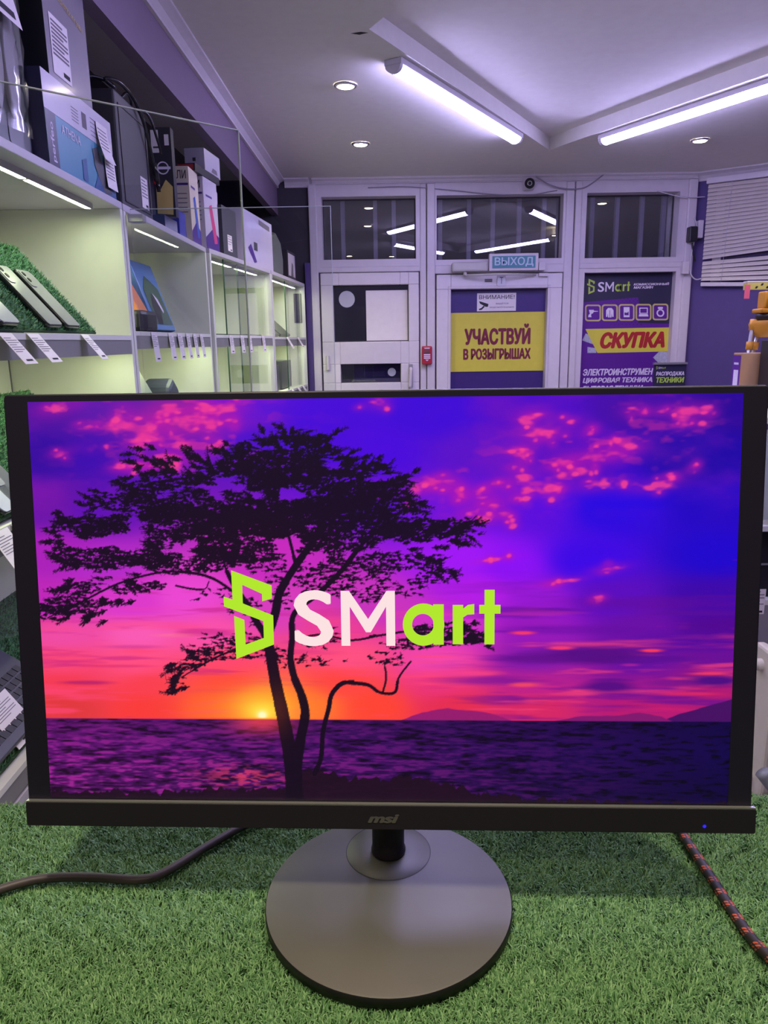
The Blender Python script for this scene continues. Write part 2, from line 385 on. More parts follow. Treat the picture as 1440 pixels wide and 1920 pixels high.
# poster window
wp = MB(PVC); plate(wp, (1.235, 1.895), (0.6, 2.03), [(1.273, 1.856, 0.7, 2.006)], 4.99, 5.11); W4 = struct(wp.build('window_4'))
wp = MB(PVC); wp.box(1.235, 1.895, 4.99, 5.11, 0.0, 0.6); wp.build('lower_panel', W4)
PP = 5.05
NAVY = mat('poster_navy', rgb(44, 38, 70), 0.5); PUR2 = mat('poster_purple', rgb(92, 24, 142), 0.5); LIME = mat('poster_lime', rgb(176, 208, 78), 0.5)
PWH = mat('poster_white', rgb(226, 216, 236), 0.5); PRED = mat('poster_red', rgb(176, 36, 44), 0.5); TANL = mat('poster_sand', rgb(202, 188, 120), 0.5); BNOTE = mat('banknote', rgb(176, 178, 196), 0.6, var=0.4, scale=140)
b = MB(NAVY, PUR2, LIME, PWH, PRED, TANL, YEL, BNOTE); b.box(1.273, 1.856, PP, PP+0.006, 0.7, 2.006)
F = facing((0, PP, 0), (0, -1, 0)); Q = lambda zx, zy: (onY(1080+zx/6.545, 500+zy/6.545, PP)[0], onY(1080+zx/6.545, 500+zy/6.545, PP)[2])
def qbox(x0, y0, x1, y1): a, c = Q(x0, y1), Q(x1, y0); return a[0], c[0], a[1], c[1]
b.use(PUR2).flat([(1.2735, 0.72), (1.8555, 0.72), (1.8555, Q(1150, 1050)[1]), Q(1150, 700), Q(760, 690), Q(800, 560), Q(760, 375), (1.2735, Q(90, 440)[1])], F, 0.0003)
b.use(NAVY)
for i in range(15):
    for j in range(9):
        zx, zy = 430+j*46+(i % 2)*23, 372+i*24
        if zx < 800: s_ = 5+4*j/8; c_ = Q(zx, zy); r_ = s_/6.545*0.0034; b.flat([(c_[0]+r_, c_[1]), (c_[0], c_[1]+r_), (c_[0]-r_, c_[1]), (c_[0], c_[1]-r_)], F, 0.0005)
a0 = qbox(130, 140, 670, 340); shop_logo(b, F, a0[0], a0[1], a0[2], a0[3], LIME, PWH, 0.0006)
b.use(PWH).text('КОМИССИОННЫЙ', F, *qbox(706, 190, 1145, 232), h=0.0006, bold=0.03, shear=0.2); b.text('МАГАЗИН', F, *qbox(706, 236, 948, 272), h=0.0006, bold=0.03, shear=0.2)
def rrect(x0, y0, x1, y1, r, n=5):
    P = []
    for cx, cy, a in ((x1-r, y0+r, -90), (x1-r, y1-r, 0), (x0+r, y1-r, 90), (x0+r, y0+r, 180)):
        for k in range(n+1): t = math.radians(a+90*k/n); P.append((cx+r*math.cos(t), cy+r*math.sin(t)))
    return P
for i, cx in enumerate((208, 414, 620, 828, 1035)):
    cy = 568-i*3
    b.use(TANL).flat([Q(*p) for p in rrect(cx-98, cy-102, cx+98, cy+102, 34)], F, 0.0006)
    b.use(PUR2).flat([Q(*p) for p in rrect(cx-80, cy-84, cx+80, cy+84, 22)], F, 0.0009)
    b.use(PWH); q = lambda *pp: b.flat([Q(cx+x, cy+y) for x, y in pp], F, 0.0013)
    if i == 0: q((-50, -38), (10, -38), (10, -26), (62, -24), (62, -18), (10, -14), (-5, 8), (-18, 8), (-24, 30), (-18, 52), (-60, 52), (-55, 25), (-38, 10))
    if i == 1:
        q((-22, -58), (22, -58), (46, -30), (46, 50), (30, 52), (24, 10), (20, 58), (-20, 58), (-24, 10), (-30, 52), (-46, 50), (-46, -30))
        b.use(PUR2); b.flat([Q(cx+x, cy+y) for x, y in ((-3, -30), (3, -30), (3, 58), (-3, 58))], F, 0.0016)
    if i == 2:
        q((-36, -66), (36, -66), (36, 58), (-36, 58)); b.use(PUR2); b.flat([Q(cx+x, cy+y) for x, y in ((-26, 0), (8, 4), (24, -14), (26, 34), (-26, 34))], F, 0.0016)
    if i == 3:
        q((-52, -56), (52, -56), (52, 18), (-52, 18)); q((-52, 22), (52, 22), (60, 52), (-60, 52)); b.use(PUR2); b.flat([Q(cx+x, cy+y) for x, y in ((-40, -44), (40, -44), (40, 8), (-40, 8))], F, 0.0016)
    if i == 4:
        P = []
        for j in range(25): t = 2*math.pi*j/24; P += [F.p(*Q(cx+48*math.cos(t), cy+12+48*math.sin(t)), 0.0013), F.p(*Q(cx+30*math.cos(t), cy+12+30*math.sin(t)), 0.0013)]
        b.add(P, [(2*j, 2*j+1, 2*j+3, 2*j+2) for j in range(24)]); q((-26, -62), (26, -62), (34, -46), (0, -22), (-34, -46))
b.use(BNOTE).flat([Q(*p) for p in ((118, 820), (200, 850), (215, 955), (75, 905))], F, 0.0006); b.flat([Q(*p) for p in ((140, 985), (240, 1000), (250, 1058), (140, 1060))], F, 0.0006); b.flat([Q(*p) for p in ((945, 1115), (1020, 1040), (1140, 1045), (1140, 1180), (1010, 1180))], F, 0.0006)
b.use(YEL).flat([Q(*p) for p in ((115, 765), (1160, 745), (1140, 1040), (262, 1060))], F, 0.0009)
b.use(PRED).text('СКУПКА', F, *qbox(290, 792, 1100, 1008), h=0.0014, bold=0.05, shear=0.22)
b.use(PWH).text('ЭЛЕКТРОИНСТРУМЕН', F, *qbox(82, 1243, 948, 1340), h=0.0008, bold=0.036, shear=0.2); b.text('ЦИФРОВАЯ ТЕХНИКА', F, *qbox(80, 1350, 940, 1440), h=0.0008, bold=0.036, shear=0.2); b.text('БЫТОВАЯ ТЕХНИКА', F, *qbox(78, 1452, 830, 1545), h=0.0008, bold=0.036, shear=0.2)
tag(b.build('shop_poster'), 'tall purple poster with shop logo and red-on-yellow lettering right of the exit door', 'poster')

# ------------------------------------------------------------------ lamps on the ceiling
TUBE = emat('tube_light', TUBE_COL, TUBE_L); SPOTE = emat('spot_light', SPOT_COL, 30.0); LEDE = emat('led_strip_light', STRIP_COL, LED_L)
LAMPB = mat('lamp_body', rgb(206, 200, 206), 0.4)
def batten(a, b_, lab):
    a, b_ = V(*a, ZC), V(*b_, ZC); x = unit(b_-a); L = np.linalg.norm(b_-a); F = Fr(a, x, np.cross((0, 0, 1), x), V(0, 0, 1))
    r = thing('linear_lamp', lab, 'ceiling lamp', (a+b_)/2, 'linear lamps around the ceiling recess')
    h = MB(LAMPB); h.box(-0.02, L+0.02, -0.036, 0.036, -0.022, -0.0005, F); h.build('housing', r, bevel=0.003)
    G = Fr(F.p(0, 0, -0.022), F.y, -F.z, F.x); n = 10
    pr = [(0.03*math.cos(math.pi*k/n), 0.024*math.sin(math.pi*k/n)) for k in range(n+1)]
    h = MB(TUBE); h.prism(pr, G, 0.0, L); h.build('diffuser', r)
    for t0, t1 in ((-0.02, 0.0), (L, L+0.02)):
        h = MB(LAMPB); h.prism([(1.08*p, 1.08*q) for p, q in pr], G, t0, t1); h.build('end_cap', r)
batten((0.047, 2.995), (0.652, 4.02), 'lit linear lamp left of the ceiling recess, pointing at the security camera')
batten((1.115, 4.07), (1.62, 3.14), 'lit linear lamp right of the ceiling recess, above the shop poster')
batten((0.09, 2.13), (0.65, 1.27), 'lit linear lamp over the near left side of the ceiling recess')
batten((1.03, 1.37), (1.65, 2.33), 'lit linear lamp over the near right side of the ceiling recess')
def spot_lamp(watt):
    l = bpy.data.lights.new('spot_lamp', 'SPOT'); l.energy = watt; l.color = SPOT_COL; l.spot_size = math.radians(125); l.spot_blend = 0.6; l.shadow_soft_size = 0.035; return l
SPL, SPW, SPS = spot_lamp(SPOT_W*0.55), spot_lamp(SPOT_W*0.16), spot_lamp(SPOT_W)
def downlight(x, y, lab, lamp=None):
    r = thing('downlight', lab, 'ceiling lamp', (x, y, ZC), 'recessed warm ceiling spots')
    F = Fr((x, y, ZC), z=(0, 0, -1), y=(0, -1, 0))
    h = MB(CHROME); h.lathe([(0.047, 0.0005), (0.047, 0.004), (0.043, 0.008), (0.036, 0.009), (0.034, 0.003)], F, 28, False, False); h.build('trim_ring', r)
    h = MB(SPOTE); h.lathe([(0.035, 0.001), (0.035, 0.006), (0.028, 0.010)], F, 28, True, True); h.build('bulb', r)
    l = bpy.data.objects.new('bulb_lamp', lamp or SPL); COL.objects.link(l); l.parent = r; l.location = (0, 0, -0.02)
downlight(-0.118, 4.159, 'warm round ceiling spot nearest the glazed back wall, left of the recess')
downlight(-0.147, 3.256, 'warm round ceiling spot left of the lamp pointing at the security camera')
downlight(1.637, 4.195, 'warm round ceiling spot in front of the window blinds')
downlight(-0.42, 0.92, 'warm round ceiling spot above the near glass pane', SPW)
downlight(0.08, 0.80, 'warm round ceiling spot above the monitor', SPW)
downlight(1.67, 2.45, 'warm round ceiling spot right of the recess')
downlight(0.52, 0.22, 'warm round ceiling spot above the right end of the counter', SPS)
downlight(-0.30, 0.18, 'warm round ceiling spot above the left end of the counter', SPS)
downlight(-0.42, -0.6, 'warm round ceiling spot behind the counter')
# peeling screw spots in the ceiling paint
b = MB(INKD); q = onZ(674, 62, ZC); b.flat([(q[0]-0.03, q[1]), (q[0]+0.0, q[1]+0.012), (q[0]+0.03, q[1]-0.004), (q[0]+0.004, q[1]-0.012)], WORLD, ZC-0.0008)
tag(b.build('paint_chip'), 'small dark chip in the ceiling paint at the left tip of the recess', 'paint chip')

# ================================================================== ON THE BACK WALL
SIGNT = mat('sign_teal', rgb(70, 138, 150), 0.4); SIGNL = mat('sign_letter', rgb(190, 208, 222), 0.4)
r = thing('exit_sign', 'teal exit sign box with pale letters above the exit door', 'sign', (0.81, 4.95, 2.02))
MB(PVC).box(0.654, 0.964, 4.925, 4.968, 2.02, 2.124).build('housing', r, bevel=0.004)
b = MB(SIGNT, SIGNL); b.box(0.674, 0.944, 4.921, 4.926, 2.036, 2.108); b.use(SIGNL).text('ВЫХОД', facing((0, 4.9208, 0), (0, -1, 0)), 0.688, 0.932, 2.043, 2.101, bold=0.014); b.build('face', r)
r = thing('door_closer', 'pale grey door closer left of the exit sign', 'door closer', (0.53, 4.95, 2.01))
CLO = mat('closer_grey', rgb(196, 192, 188), 0.4)
b = MB(CLO); b.box(0.42, 0.646, 4.91, 4.974, 2.018, 2.076); b.build('body', r, bevel=0.012)
b = MB(CLO); b.lathe([(0.012, 0), (0.012, 0.022)], Fr((0.505, 4.94, 1.998)), 14); b.build('spindle', r)
b = MB(CLO); b.tube([(0.505, 4.94, 1.998), (0.70, 4.90, 1.998), (0.955, 4.955, 1.998)], 0.007, 8); b.build('arm', r)
b = MB(PVC); b.box(0.968, 1.01, 4.93, 4.974, 2.02, 2.068); b.box(0.975, 1.035, 4.955, 4.974, 1.985, 2.006); tag(b.build('magnet_lock', bevel=0.003), 'small white two-piece door contact right of the exit sign', 'door contact')
REDP = mat('alarm_red', rgb(176, 34, 58), 0.4)
r = thing('fire_call_point', 'red fire call point on the mullion between the two doors', 'fire alarm', (0.263, 4.96, 1.446))
MB(REDP).box(0.231, 0.297, 4.945, 4.974, 1.446, 1.564).build('body', r, bevel=0.008)
b = MB(DGREY); b.box(0.246, 0.282, 4.942, 4.946, 1.522, 1.536); b.build('slot', r)
b = MB(PWH); F = facing((0, 4.944, 0), (0, -1, 0))
for i in range(3): b.flat([(0.243, 1.506-i*0.011), (0.285, 1.506-i*0.011), (0.285, 1.513-i*0.011), (0.243, 1.513-i*0.011)], F)
b.flat([(0.252, 1.478), (0.264, 1.468), (0.276, 1.478)][::-1], F); b.flat([(0.247, 1.547), (0.281, 1.547), (0.281, 1.553), (0.247, 1.553)], F); b.build('lettering', r)
r = thing('security_camera', 'small white round security camera at the top of the back wall', 'camera', (0.896, 4.96, 2.50))
b = MB(PVC); b.box(0.862, 0.93, 4.972, 4.994, 2.50, 2.586); b.build('bracket', r, bevel=0.006)
b = MB(PVC); F = Fr((0.896, 4.972, 2.532), (1, 0, 0), (0, 0, 1), (0, -1, 0)); b.lathe([(0.036, 0), (0.036, 0.03), (0.031, 0.042)], F, 28, True, False); b.build('body', r)
b = MB(BLKG, CHROME); b.lathe([(0.031, 0.042), (0.027, 0.038), (0.012, 0.044), (0.004, 0.046)], F, 28, True, True); b.use(CHROME).ring(F, 0.010, 0.015, 0.0455); b.build('lens', r)
CABG = mat('cable_grey', rgb(150, 142, 154), 0.5); CABW = mat('cable_white', rgb(206, 200, 212), 0.5)
def wire(name, lab, pts, rad, m_, n=6): b = MB(m_); b.tube(smooth_path(pts, n), rad, 8); return tag(b.build(name), lab, 'cable')
wire('wire', 'grey wire sagging from the security camera to the mullion right of it', [onY(x, y, 4.965) for x, y in ((1005, 331), (1030, 346), (1058, 354), (1085, 354), (1100, 350), (1118, 338), (1136, 324))], 0.004, CABG)
wire('wire', 'thin grey wire running along the top of the two fanlights left of the security camera', [onY(x, y, 4.978) for x, y in ((690, 352), (760, 350), (830, 355), (920, 364), (985, 366), (1045, 357))], 0.003, CABG)
wire('wire', 'thin white wire crossing the top right corner of the right fanlight to the blinds', [onY(x, y, 4.95) for x, y in ((1232, 358), (1262, 366), (1290, 370), (1322, 369))], 0.003, CABW)
r = thing('power_adapter', 'black adapter plugged beside a white socket at the right edge of the shopfront', 'adapter', onY(1298, 456, 4.94))
b = MB(BLK); p = onY(1297, 440, 4.95); b.box(p[0]-0.028, p[0]+0.022, 4.91, 4.969, p[2]-0.045, p[2]+0.045); b.build('body', r, bevel=0.006)
b = MB(BLK); b.tube(smooth_path([onY(1298, 456, 4.94), onY(1300, 475, 4.94), onY(1303, 490, 4.945)], 5), 0.006, 8); b.build('plug_lead', r)
p = onY(1308, 433, 5.0); b = MB(PVC); b.box(1.953, 1.985, 4.93, 4.999, p[2]-0.05, p[2]+0.055); tag(b.build('socket_box', bevel=0.004), 'white socket box right of the black adapter', 'socket')
wire('wire', 'white cable looping down from the socket box at the right edge of the shopfront', [onY(x, y, 4.94) for x, y in ((1302, 408), (1306, 425), (1301, 455), (1296, 480), (1294, 505), (1297, 517), (1305, 524), (1316, 522))], 0.004, CABW)
a, c = onY(1278, 514, 4.95), onY(1292, 490, 4.95); b = MB(PVC); b.box(a[0], c[0], 4.935, 4.969, a[2], c[2]); tag(b.build('junction_box', bevel=0.003), 'small white junction box on the right window post below the black adapter', 'junction box')
# free-standing sale banner
r = thing('sale_banner', 'small black sale banner in front of the shop poster', 'banner', (1.715, 4.62, 0))
BY = 4.60; F = facing((0, BY-0.003, 0), (0, -1, 0))
MB(SILV).box(1.612, 1.815, BY-0.012, BY+0.012, 1.437, 1.449).build('top_rail', r)
b = MB(NAVY, LIME, PWH); b.box(1.616, 1.812, BY-0.002, BY+0.002, 0.06, 1.437)
N = lambda zx, zy: (onY(1080+zx/6.545, 500+zy/6.545, BY)[0], onY(1080+zx/6.545, 500+zy/6.545, BY)[2])
def nbox(x0, y0, x1, y1): a, c = N(x0, y1), N(x1, y0); return a[0], c[0], a[1], c[1]
a0 = nbox(966, 1218, 1100, 1262); shop_logo(b, F, a0[0]+0.006, a0[1], a0[2], a0[3], LIME, PWH, 0.0004)
b.use(PWH).text('РАСПРОДАЖА', F, *nbox(978, 1284, 1328, 1348), h=0.0004, bold=0.03, shear=0.15); b.use(LIME).text('ТЕХНИКИ', F, *nbox(978, 1352, 1328, 1425), h=0.0004, bold=0.036, shear=0.15); b.build('sheet', r)
b = MB(SILV); b.box(1.60, 1.83, BY-0.12, BY+0.12, 0.0, 0.06); b.build('foot', r, bevel=0.006)
MB(SILV).box(1.705, 1.723, BY+0.008, BY+0.02, 0.06, 1.44).build('pole', r)

# ------------------------------------------------------------------ slanting right wall: window and blinds
WO = V(1.955, 5.02, 0); RF = Fr(WO, DW, (0, 0, 1), DN)                  # x along the wall, y up, z into the room
pl = onP(1322, 430, WO+DN*0.03, DN); S0 = float((pl-WO) @ DW)
b = MB(PVC, GASK); 
for bx in ((S0+0.05, S0+1.1, 1.935, 1.955), (S0+0.05, S0+1.1, 2.44, 2.49), (S0+0.05, S0+0.10, 1.955, 2.44), (S0+1.05, S0+1.1, 1.955, 2.44)):
    b.prism([(bx[0], bx[2]), (bx[1], bx[2]), (bx[1], bx[3]), (bx[0], bx[3])], RF, 0.0005, 0.008)
W5 = struct(b.build('window_5'))
b = MB(NGLASS, BLK); b.prism([(S0+0.10, 1.955), (S0+1.05, 1.955), (S0+1.05, 2.44), (S0+0.10, 2.44)], RF, 0.001, 0.004); b.build('window_pane', W5)
BLI = mat('blind_slat', rgb(214, 204, 196), 0.45)
r = thing('venetian_blind', 'pale venetian blind with crooked lower slats on the slanting right wall', 'blind', RF.p(S0+0.55, 1.9, 0.03))
LB = 1.15
b = MB(PVC); b.prism([(S0-0.01, 2.515), (S0+LB, 2.515), (S0+LB, 2.55), (S0-0.01, 2.55)], RF, 0.009, 0.045); b.build('head_rail', r, bevel=0.003)
b = MB(BLI); nS = 24; zl, sl = [], []
for i in range(nS):
    z = 2.500-i*0.0232; tl = 0.07*min(1, i/14.0)
    if i > 18: z -= 0.012; tl = 0.07-0.155*(i-18)/(nS-18)
    sg = 0.10*max(0, i-21)*0
    P = []
    for s in np.linspace(0, LB, 9):
        zc = z+tl*s*(0.6 if i > 18 else 1.0)
        for k in (-1, -0.33, 0.33, 1):
            P.append(RF.p(S0+s, zc+k*0.0115, 0.030-k*0.0055+0.002*(1-k*k)))
    b.add(P, [(4*j+k, 4*j+4+k, 4*j+5+k, 4*j+1+k) for j in range(8) for k in range(3)], True)
b.build('slats', r)
b = MB(PVC); zr = 2.500-nS*0.0232-0.022; F = Fr(RF.p(S0, zr, 0.03), DW*math.cos(-0.05)+V(0, 0, math.sin(-0.05)), V(0, 0, 1), DN)
b.prism([(0, -0.012), (LB, -0.012), (LB, 0.012), (0, 0.012)], F, -0.010, 0.010); b.build('bottom_rail', r, bevel=0.003)
for s in (0.14, 0.62): b = MB(CABW); b.tube([RF.p(S0+s, 2.515, 0.044), RF.p(S0+s-0.02, zr, 0.044)], 0.0012, 6); b.build('cord', r)

# ================================================================== LEFT SHELVING
ZS = 1.96
class Cab: pass
def cabinet(lab, A, B, depth, shelves, led, doors=None, zb=0.0, LI=0.05):
    c = Cab(); A3, B3 = V(A[0], A[1], 0), V(B[0], B[1], 0); T = unit(B3-A3); I = V(-T[1], T[0], 0); L = float(np.linalg.norm(B3-A3))
    c.F = Fr(A3, T, I, V(0, 0, 1)); c.L = L; c.d = depth; c.T = T; c.I = I
    r = c.r = thing('display_cabinet', lab, 'shelving cabinet', A3+T*L/2+I*depth/2, 'white display cabinets along the left wall')
    t = 0.018
    MB(LAMG).box(0, L, 0, depth, ZS-t, ZS, c.F).build('top_panel', r, bevel=0.0015)
    for x0 in (0, L-t): MB(LAMW).box(x0, x0+t, 0, depth, zb, ZS-t, c.F).build('side_panel', r, bevel=0.0012)
    b = MB(LAMW, INK); b.box(t, L-t, depth-0.008, depth, zb, ZS-t, c.F); b.use(INK).box(L-t-0.006, L-t, depth-0.0092, depth-0.008, zb, ZS-t, c.F); b.build('back_panel', r)
    for z in shelves:
        s_ = MB(LAMW); s_.box(t, L-t, 0.008, depth-0.008, z-0.018, z, c.F); so = s_.build('shelf', r)
        q = MB(LAMW, GREYF); q.box(t, L-t, 0.0, 0.008, z-0.008, z+0.004, c.F); q.use(GREYF).box(t, L-t, 0.002, 0.008, z-0.044, z-0.008, c.F); q.build('price_rail', so)
    MB(MATS['mid_grey'] if zb else LAMG).box(t, L-t, 0.0, 0.018, 0.0, shelves[-1]-0.05, c.F).build('kick_panel', r)
    b = MB(LAMG); b.box(led[0]-0.012, led[1]+0.012, LI-0.006, LI+0.010, ZS-t-0.0135, ZS-t, c.F); lo = b.build('led_profile', r)
    b = MB(LEDE)
    for a_, b_ in led[2] if len(led) > 2 else [(led[0], led[1])]: b.quad(*[c.F.p(x, y, ZS-t-0.0138) for x, y in ((a_, LI-0.004), (a_, LI+0.008), (b_, LI+0.008), (b_, LI-0.004))])
    b.build('led_strip', lo)
    zl = shelves[0]-0.0185; b = MB(LAMG); b.box(0.06, L-0.06, 0.03, 0.046, zl-0.010, zl, c.F); lo = b.build('led_profile', r)
    b = MB(LEDE); b.quad(*[c.F.p(x, y, zl-0.0103) for x, y in ((0.08, 0.033), (0.08, 0.043), (L-0.08, 0.043), (L-0.08, 0.033))]); b.build('led_strip', lo)
    if doors:
        for k, (a_, b_, yo) in enumerate(doors):
            g = MB(GLASS, GEDGED); g.box(a_, b_, yo, yo+0.005, zb+0.2, ZS-t-0.003, c.F); g.use(GEDGED).box(a_-0.004, a_, yo, yo+0.005, zb+0.2, ZS-t-0.003, c.F); g.build('glass_door', r)
    return c
C1 = cabinet('nearest white display cabinet on the left, with green turf wedges and phones', (-0.665, 1.06), (-0.680, 2.062), 0.34, (1.620, 1.29, 0.86), (0.36, 0.90, [(0.40, 0.55), (0.565, 0.90)]))
b = MB(LAMW); b.prism([(0.02, 1.94), (0.14, 1.94), (0.02, 1.885)], Fr(C1.F.p(0.345, 0, 0), C1.I, V(0, 0, 1), -C1.T), -0.004, 0.004); b.build('led_bracket', C1.r)
C2 = cabinet('second white display cabinet from the counter, with an orange box on its shelf', (-0.682, 2.075), (-0.690, 3.03), 0.34, (1.632, 1.30, 0.9), (0.035, 0.12), LI=0.24)
b = MB(LAMG); b.box(0.0182, 0.028, 0.14, 0.156, 1.66, 1.93, C2.F); lo = b.build('led_profile', C2.r); b = MB(LEDE); b.quad(*[C2.F.p(0.0284, y, z) for y, z in ((0.142, 1.67), (0.154, 1.67), (0.154, 1.92), (0.142, 1.92))]); b.build('led_strip', lo)
C3 = cabinet('third white display cabinet from the counter, with sliding glass doors and a silver laptop', (-0.680, 3.045), (-0.583, 3.98), 0.34, (1.630, 1.30, 0.9), (0.10, 0.84, [(0.10, 0.42), (0.5, 0.84)]), [(0.20, 0.66, 0.010), (0.42, 0.90, 0.018)])
C4 = cabinet('farthest white display cabinet beside the back wall, with sliding glass doors', (-0.582, 3.99), (-0.512, 4.93), 0.34, (1.625, 1.33, 0.9), (0.08, 0.86, [(0.08, 0.44), (0.48, 0.86)]), [(0.42, 0.90, 0.018)])
b = MB(BLK); b.box(C4.L-0.022, C4.L-0.0185, 0.02, 0.07, 1.72, 1.90, C4.F); tag(b.build('door_sensor'), 'small dark strip stuck inside the end panel of the farthest cabinet', 'sensor')
def loc(c, p): q = np.asarray(p)-c.F.o; return float(q @ c.T), float(q @ c.I)
def along(c, px, py, z=ZS): return float((onZ(px, py, z)-c.F.o) @ c.T)
def alongX(c, px, py, y):
    o = c.F.p(0, y, 0); return float((onP(px, py, o, c.I)-c.F.o) @ c.T)

def blades(F, x0, x1, y0, y1, n, ln, wd, m_, name, parent=None, skip=None, lean=1.0, jit=0.5, base=None):
    """short curled artificial-grass fibres on the plane of frame F (z out of it), all in one mesh"""
    x = RNG.uniform(x0, x1, n); y = RNG.uniform(y0, y1, n)
    if skip is not None: k = ~skip(x, y); x, y = x[k], y[k]; n = len(x)
    a = RNG.uniform(0, 2*np.pi, n); l = ln*RNG.uniform(0.6, 1.25, n); le = lean*RNG.uniform(0.35, 1.0, n)
    cl = np.sin(x*210+3*np.sin(y*170))+np.sin(y*240+2*np.sin(x*190)); a = a*(1-jit)+cl*2.0*jit
    dx, dy = np.cos(a), np.sin(a); w2 = wd*RNG.uniform(0.7, 1.3, n)/2; px, py = -dy*w2, dx*w2
    lx = np.stack([x-px, x+px, x+dx*l*le*0.45+px*0.9, x+dx*l*le*0.45-px*0.9, x+dx*l*le], 1)
    ly = np.stack([y-py, y+py, y+dy*l*le*0.45+py*0.9, y+dy*l*le*0.45-py*0.9, y+dy*l*le], 1)
    h = l*np.sqrt(np.maximum(0.05, 1-0.75*le*le)); z0 = np.zeros(n)
    lz = np.stack([z0, z0, h*0.65, h*0.65, h*0.85+0.001*RNG.uniform(-1, 1, n)], 1)
    X = lx.ravel(); Y = ly.ravel(); Z = lz.ravel()
    o = np.array(parent['_o']) if parent is not None else np.asarray(base, float)
    co = F.o[None]+X[:, None]*F.x[None]+Y[:, None]*F.y[None]+Z[:, None]*F.z[None]-o[None]
    me = bpy.data.meshes.new(name); i = np.arange(n)*5
    me.vertices.add(5*n); me.vertices.foreach_set('co', co.astype(np.float32).ravel())
    loops = np.stack([i, i+1, i+2, i+3, i+3, i+2, i+4], 1).ravel(); st = np.stack([np.arange(n)*7, np.arange(n)*7+4], 1).ravel(); tot = np.tile([4, 3], n)
    me.loops.add(7*n); me.loops.foreach_set('vertex_index', loops.astype(np.int32))
    me.polygons.add(2*n); me.polygons.foreach_set('loop_start', st.astype(np.int32)); me.polygons.foreach_set('loop_total', tot.astype(np.int32))
    at = me.attributes.new('tint', 'FLOAT', 'POINT'); at.data.foreach_set('value', np.repeat(RNG.uniform(0, 1, n), 5).astype(np.float32))
    me.materials.append(m_); me.update(calc_edges=True); me.validate()
    ob = bpy.data.objects.new(name, me); COL.objects.link(ob)
    if parent is not None: ob.parent = parent
    else: ob.location = o
    ob['_o'] = tuple(float(q) for q in o); return ob
def turfmat(name, ca, cb):
    m = mat(name, ca, 0.55, var=0.0); nt = m.node_tree; at = nt.nodes.new('ShaderNodeAttribute'); at.attribute_name = 'tint'
    mx = nt.nodes.new('ShaderNodeMix'); mx.data_type = 'RGBA'; mx.inputs['A'].default_value = ca+(1,); mx.inputs['B'].default_value = cb+(1,)
    nt.links.new(at.outputs['Fac'], mx.inputs['Factor']); nt.links.new(mx.outputs['Result'], nt.nodes['Principled BSDF'].inputs['Base Color']); return m
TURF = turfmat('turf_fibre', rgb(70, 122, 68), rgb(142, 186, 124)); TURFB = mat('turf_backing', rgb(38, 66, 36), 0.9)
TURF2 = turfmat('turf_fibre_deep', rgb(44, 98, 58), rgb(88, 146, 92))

def wedge(c, x0, x1, zlip, lab, rise=0.20, run=0.17):
    """turf-covered sloping board leaning from a shelf's front lip up to the back"""
    a, e = c.F.p(x0, 0.022, zlip+0.002), c.F.p(x0, 0.022+run, zlip+rise); s_ = unit(e-a); nrm = unit(np.cross(c.T, s_)); Lh = np.linalg.norm(e-a)
    F = Fr(a, c.T, s_, nrm)
    mb = MB(TURFB); mb.prism([(0, 0), (x1-x0, 0), (x1-x0, Lh), (0, Lh)], F, 0.0, 0.004)
    # back prop down to the shelf
    mb.add([c.F.p(x0, 0.022+run, zlip+rise-0.002), c.F.p(x1, 0.022+run, zlip+rise-0.002), c.F.p(x1, 0.022+run, zlip), c.F.p(x0, 0.022+run, zlip)], [(0, 1, 2, 3)])
    o = mb.build('turf_board'); tag(o, lab, 'turf board', 'sloping turf boards in the near cabinet')
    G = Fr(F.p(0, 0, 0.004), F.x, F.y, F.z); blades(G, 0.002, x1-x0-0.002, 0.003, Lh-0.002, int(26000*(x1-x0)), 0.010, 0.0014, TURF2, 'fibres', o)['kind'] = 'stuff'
    c_ = Fr(F.p(0, 0, 0.011), F.x, F.y, F.z); c_.L = Lh; return c_
wx1 = alongX(C1, 178, 619, 0.022)
WA = wedge(C1, 0.03, wx1, 1.624, 'sloping board of green turf under phones, upper shelf of the nearest cabinet')
WB = wedge(C1, 0.03, wx1-0.02, 1.294, 'sloping board of green turf on the middle shelf of the nearest cabinet')
WC = wedge(C1, 0.03, wx1-0.06, 0.864, 'sloping board of green turf under a laptop, low shelf of the nearest cabinet', 0.15, 0.22)
PHB = mat('phone_back', rgb(150, 152, 154), 0.25, 0.3); PHD = mat('phone_edge', rgb(42, 44, 48), 0.2, 0.4); PHL = mat('phone_silver', rgb(186, 192, 190), 0.3, 0.2)
def phone(Fw, x, w_, h_, lab, body, rot=0.0, y0=0.004, group='phones on the turf boards'):
    F = Fr(Fw.p(x, y0, 0), Fw.x*math.cos(rot)+Fw.y*math.sin(rot), Fw.y*math.cos(rot)-Fw.x*math.sin(rot), Fw.z)
    r = thing('smartphone', lab, 'phone', F.p(w_/2, 0, 0), group)
    b = MB(PHD); b.prism(rrect(0, 0, w_, h_, 0.010), F, 0.0, 0.008); b.build('edge_frame', r, bevel=0.002)
    b = MB(body); b.prism(rrect(0.002, 0.002, w_-0.002, h_-0.002, 0.009), F, 0.008, 0.0092); b.build('back_cover', r)
    b = MB(BLKG, PHB); b.use(PHB).prism(rrect(0.006, h_-0.05, 0.034, h_-0.006, 0.008), F, 0.0092, 0.0108); b.use(BLKG)
    for yy in (h_-0.016, h_-0.032): b.lathe([(0.006, 0.0108), (0.0055, 0.0118)], Fr(F.p(0.019, yy, 0), F.x, F.y, F.z), 16, False, True)
    b.build('camera_bump', r); return r
def wx(px, py): return alongX(C1, px, py, 0.025)-0.03
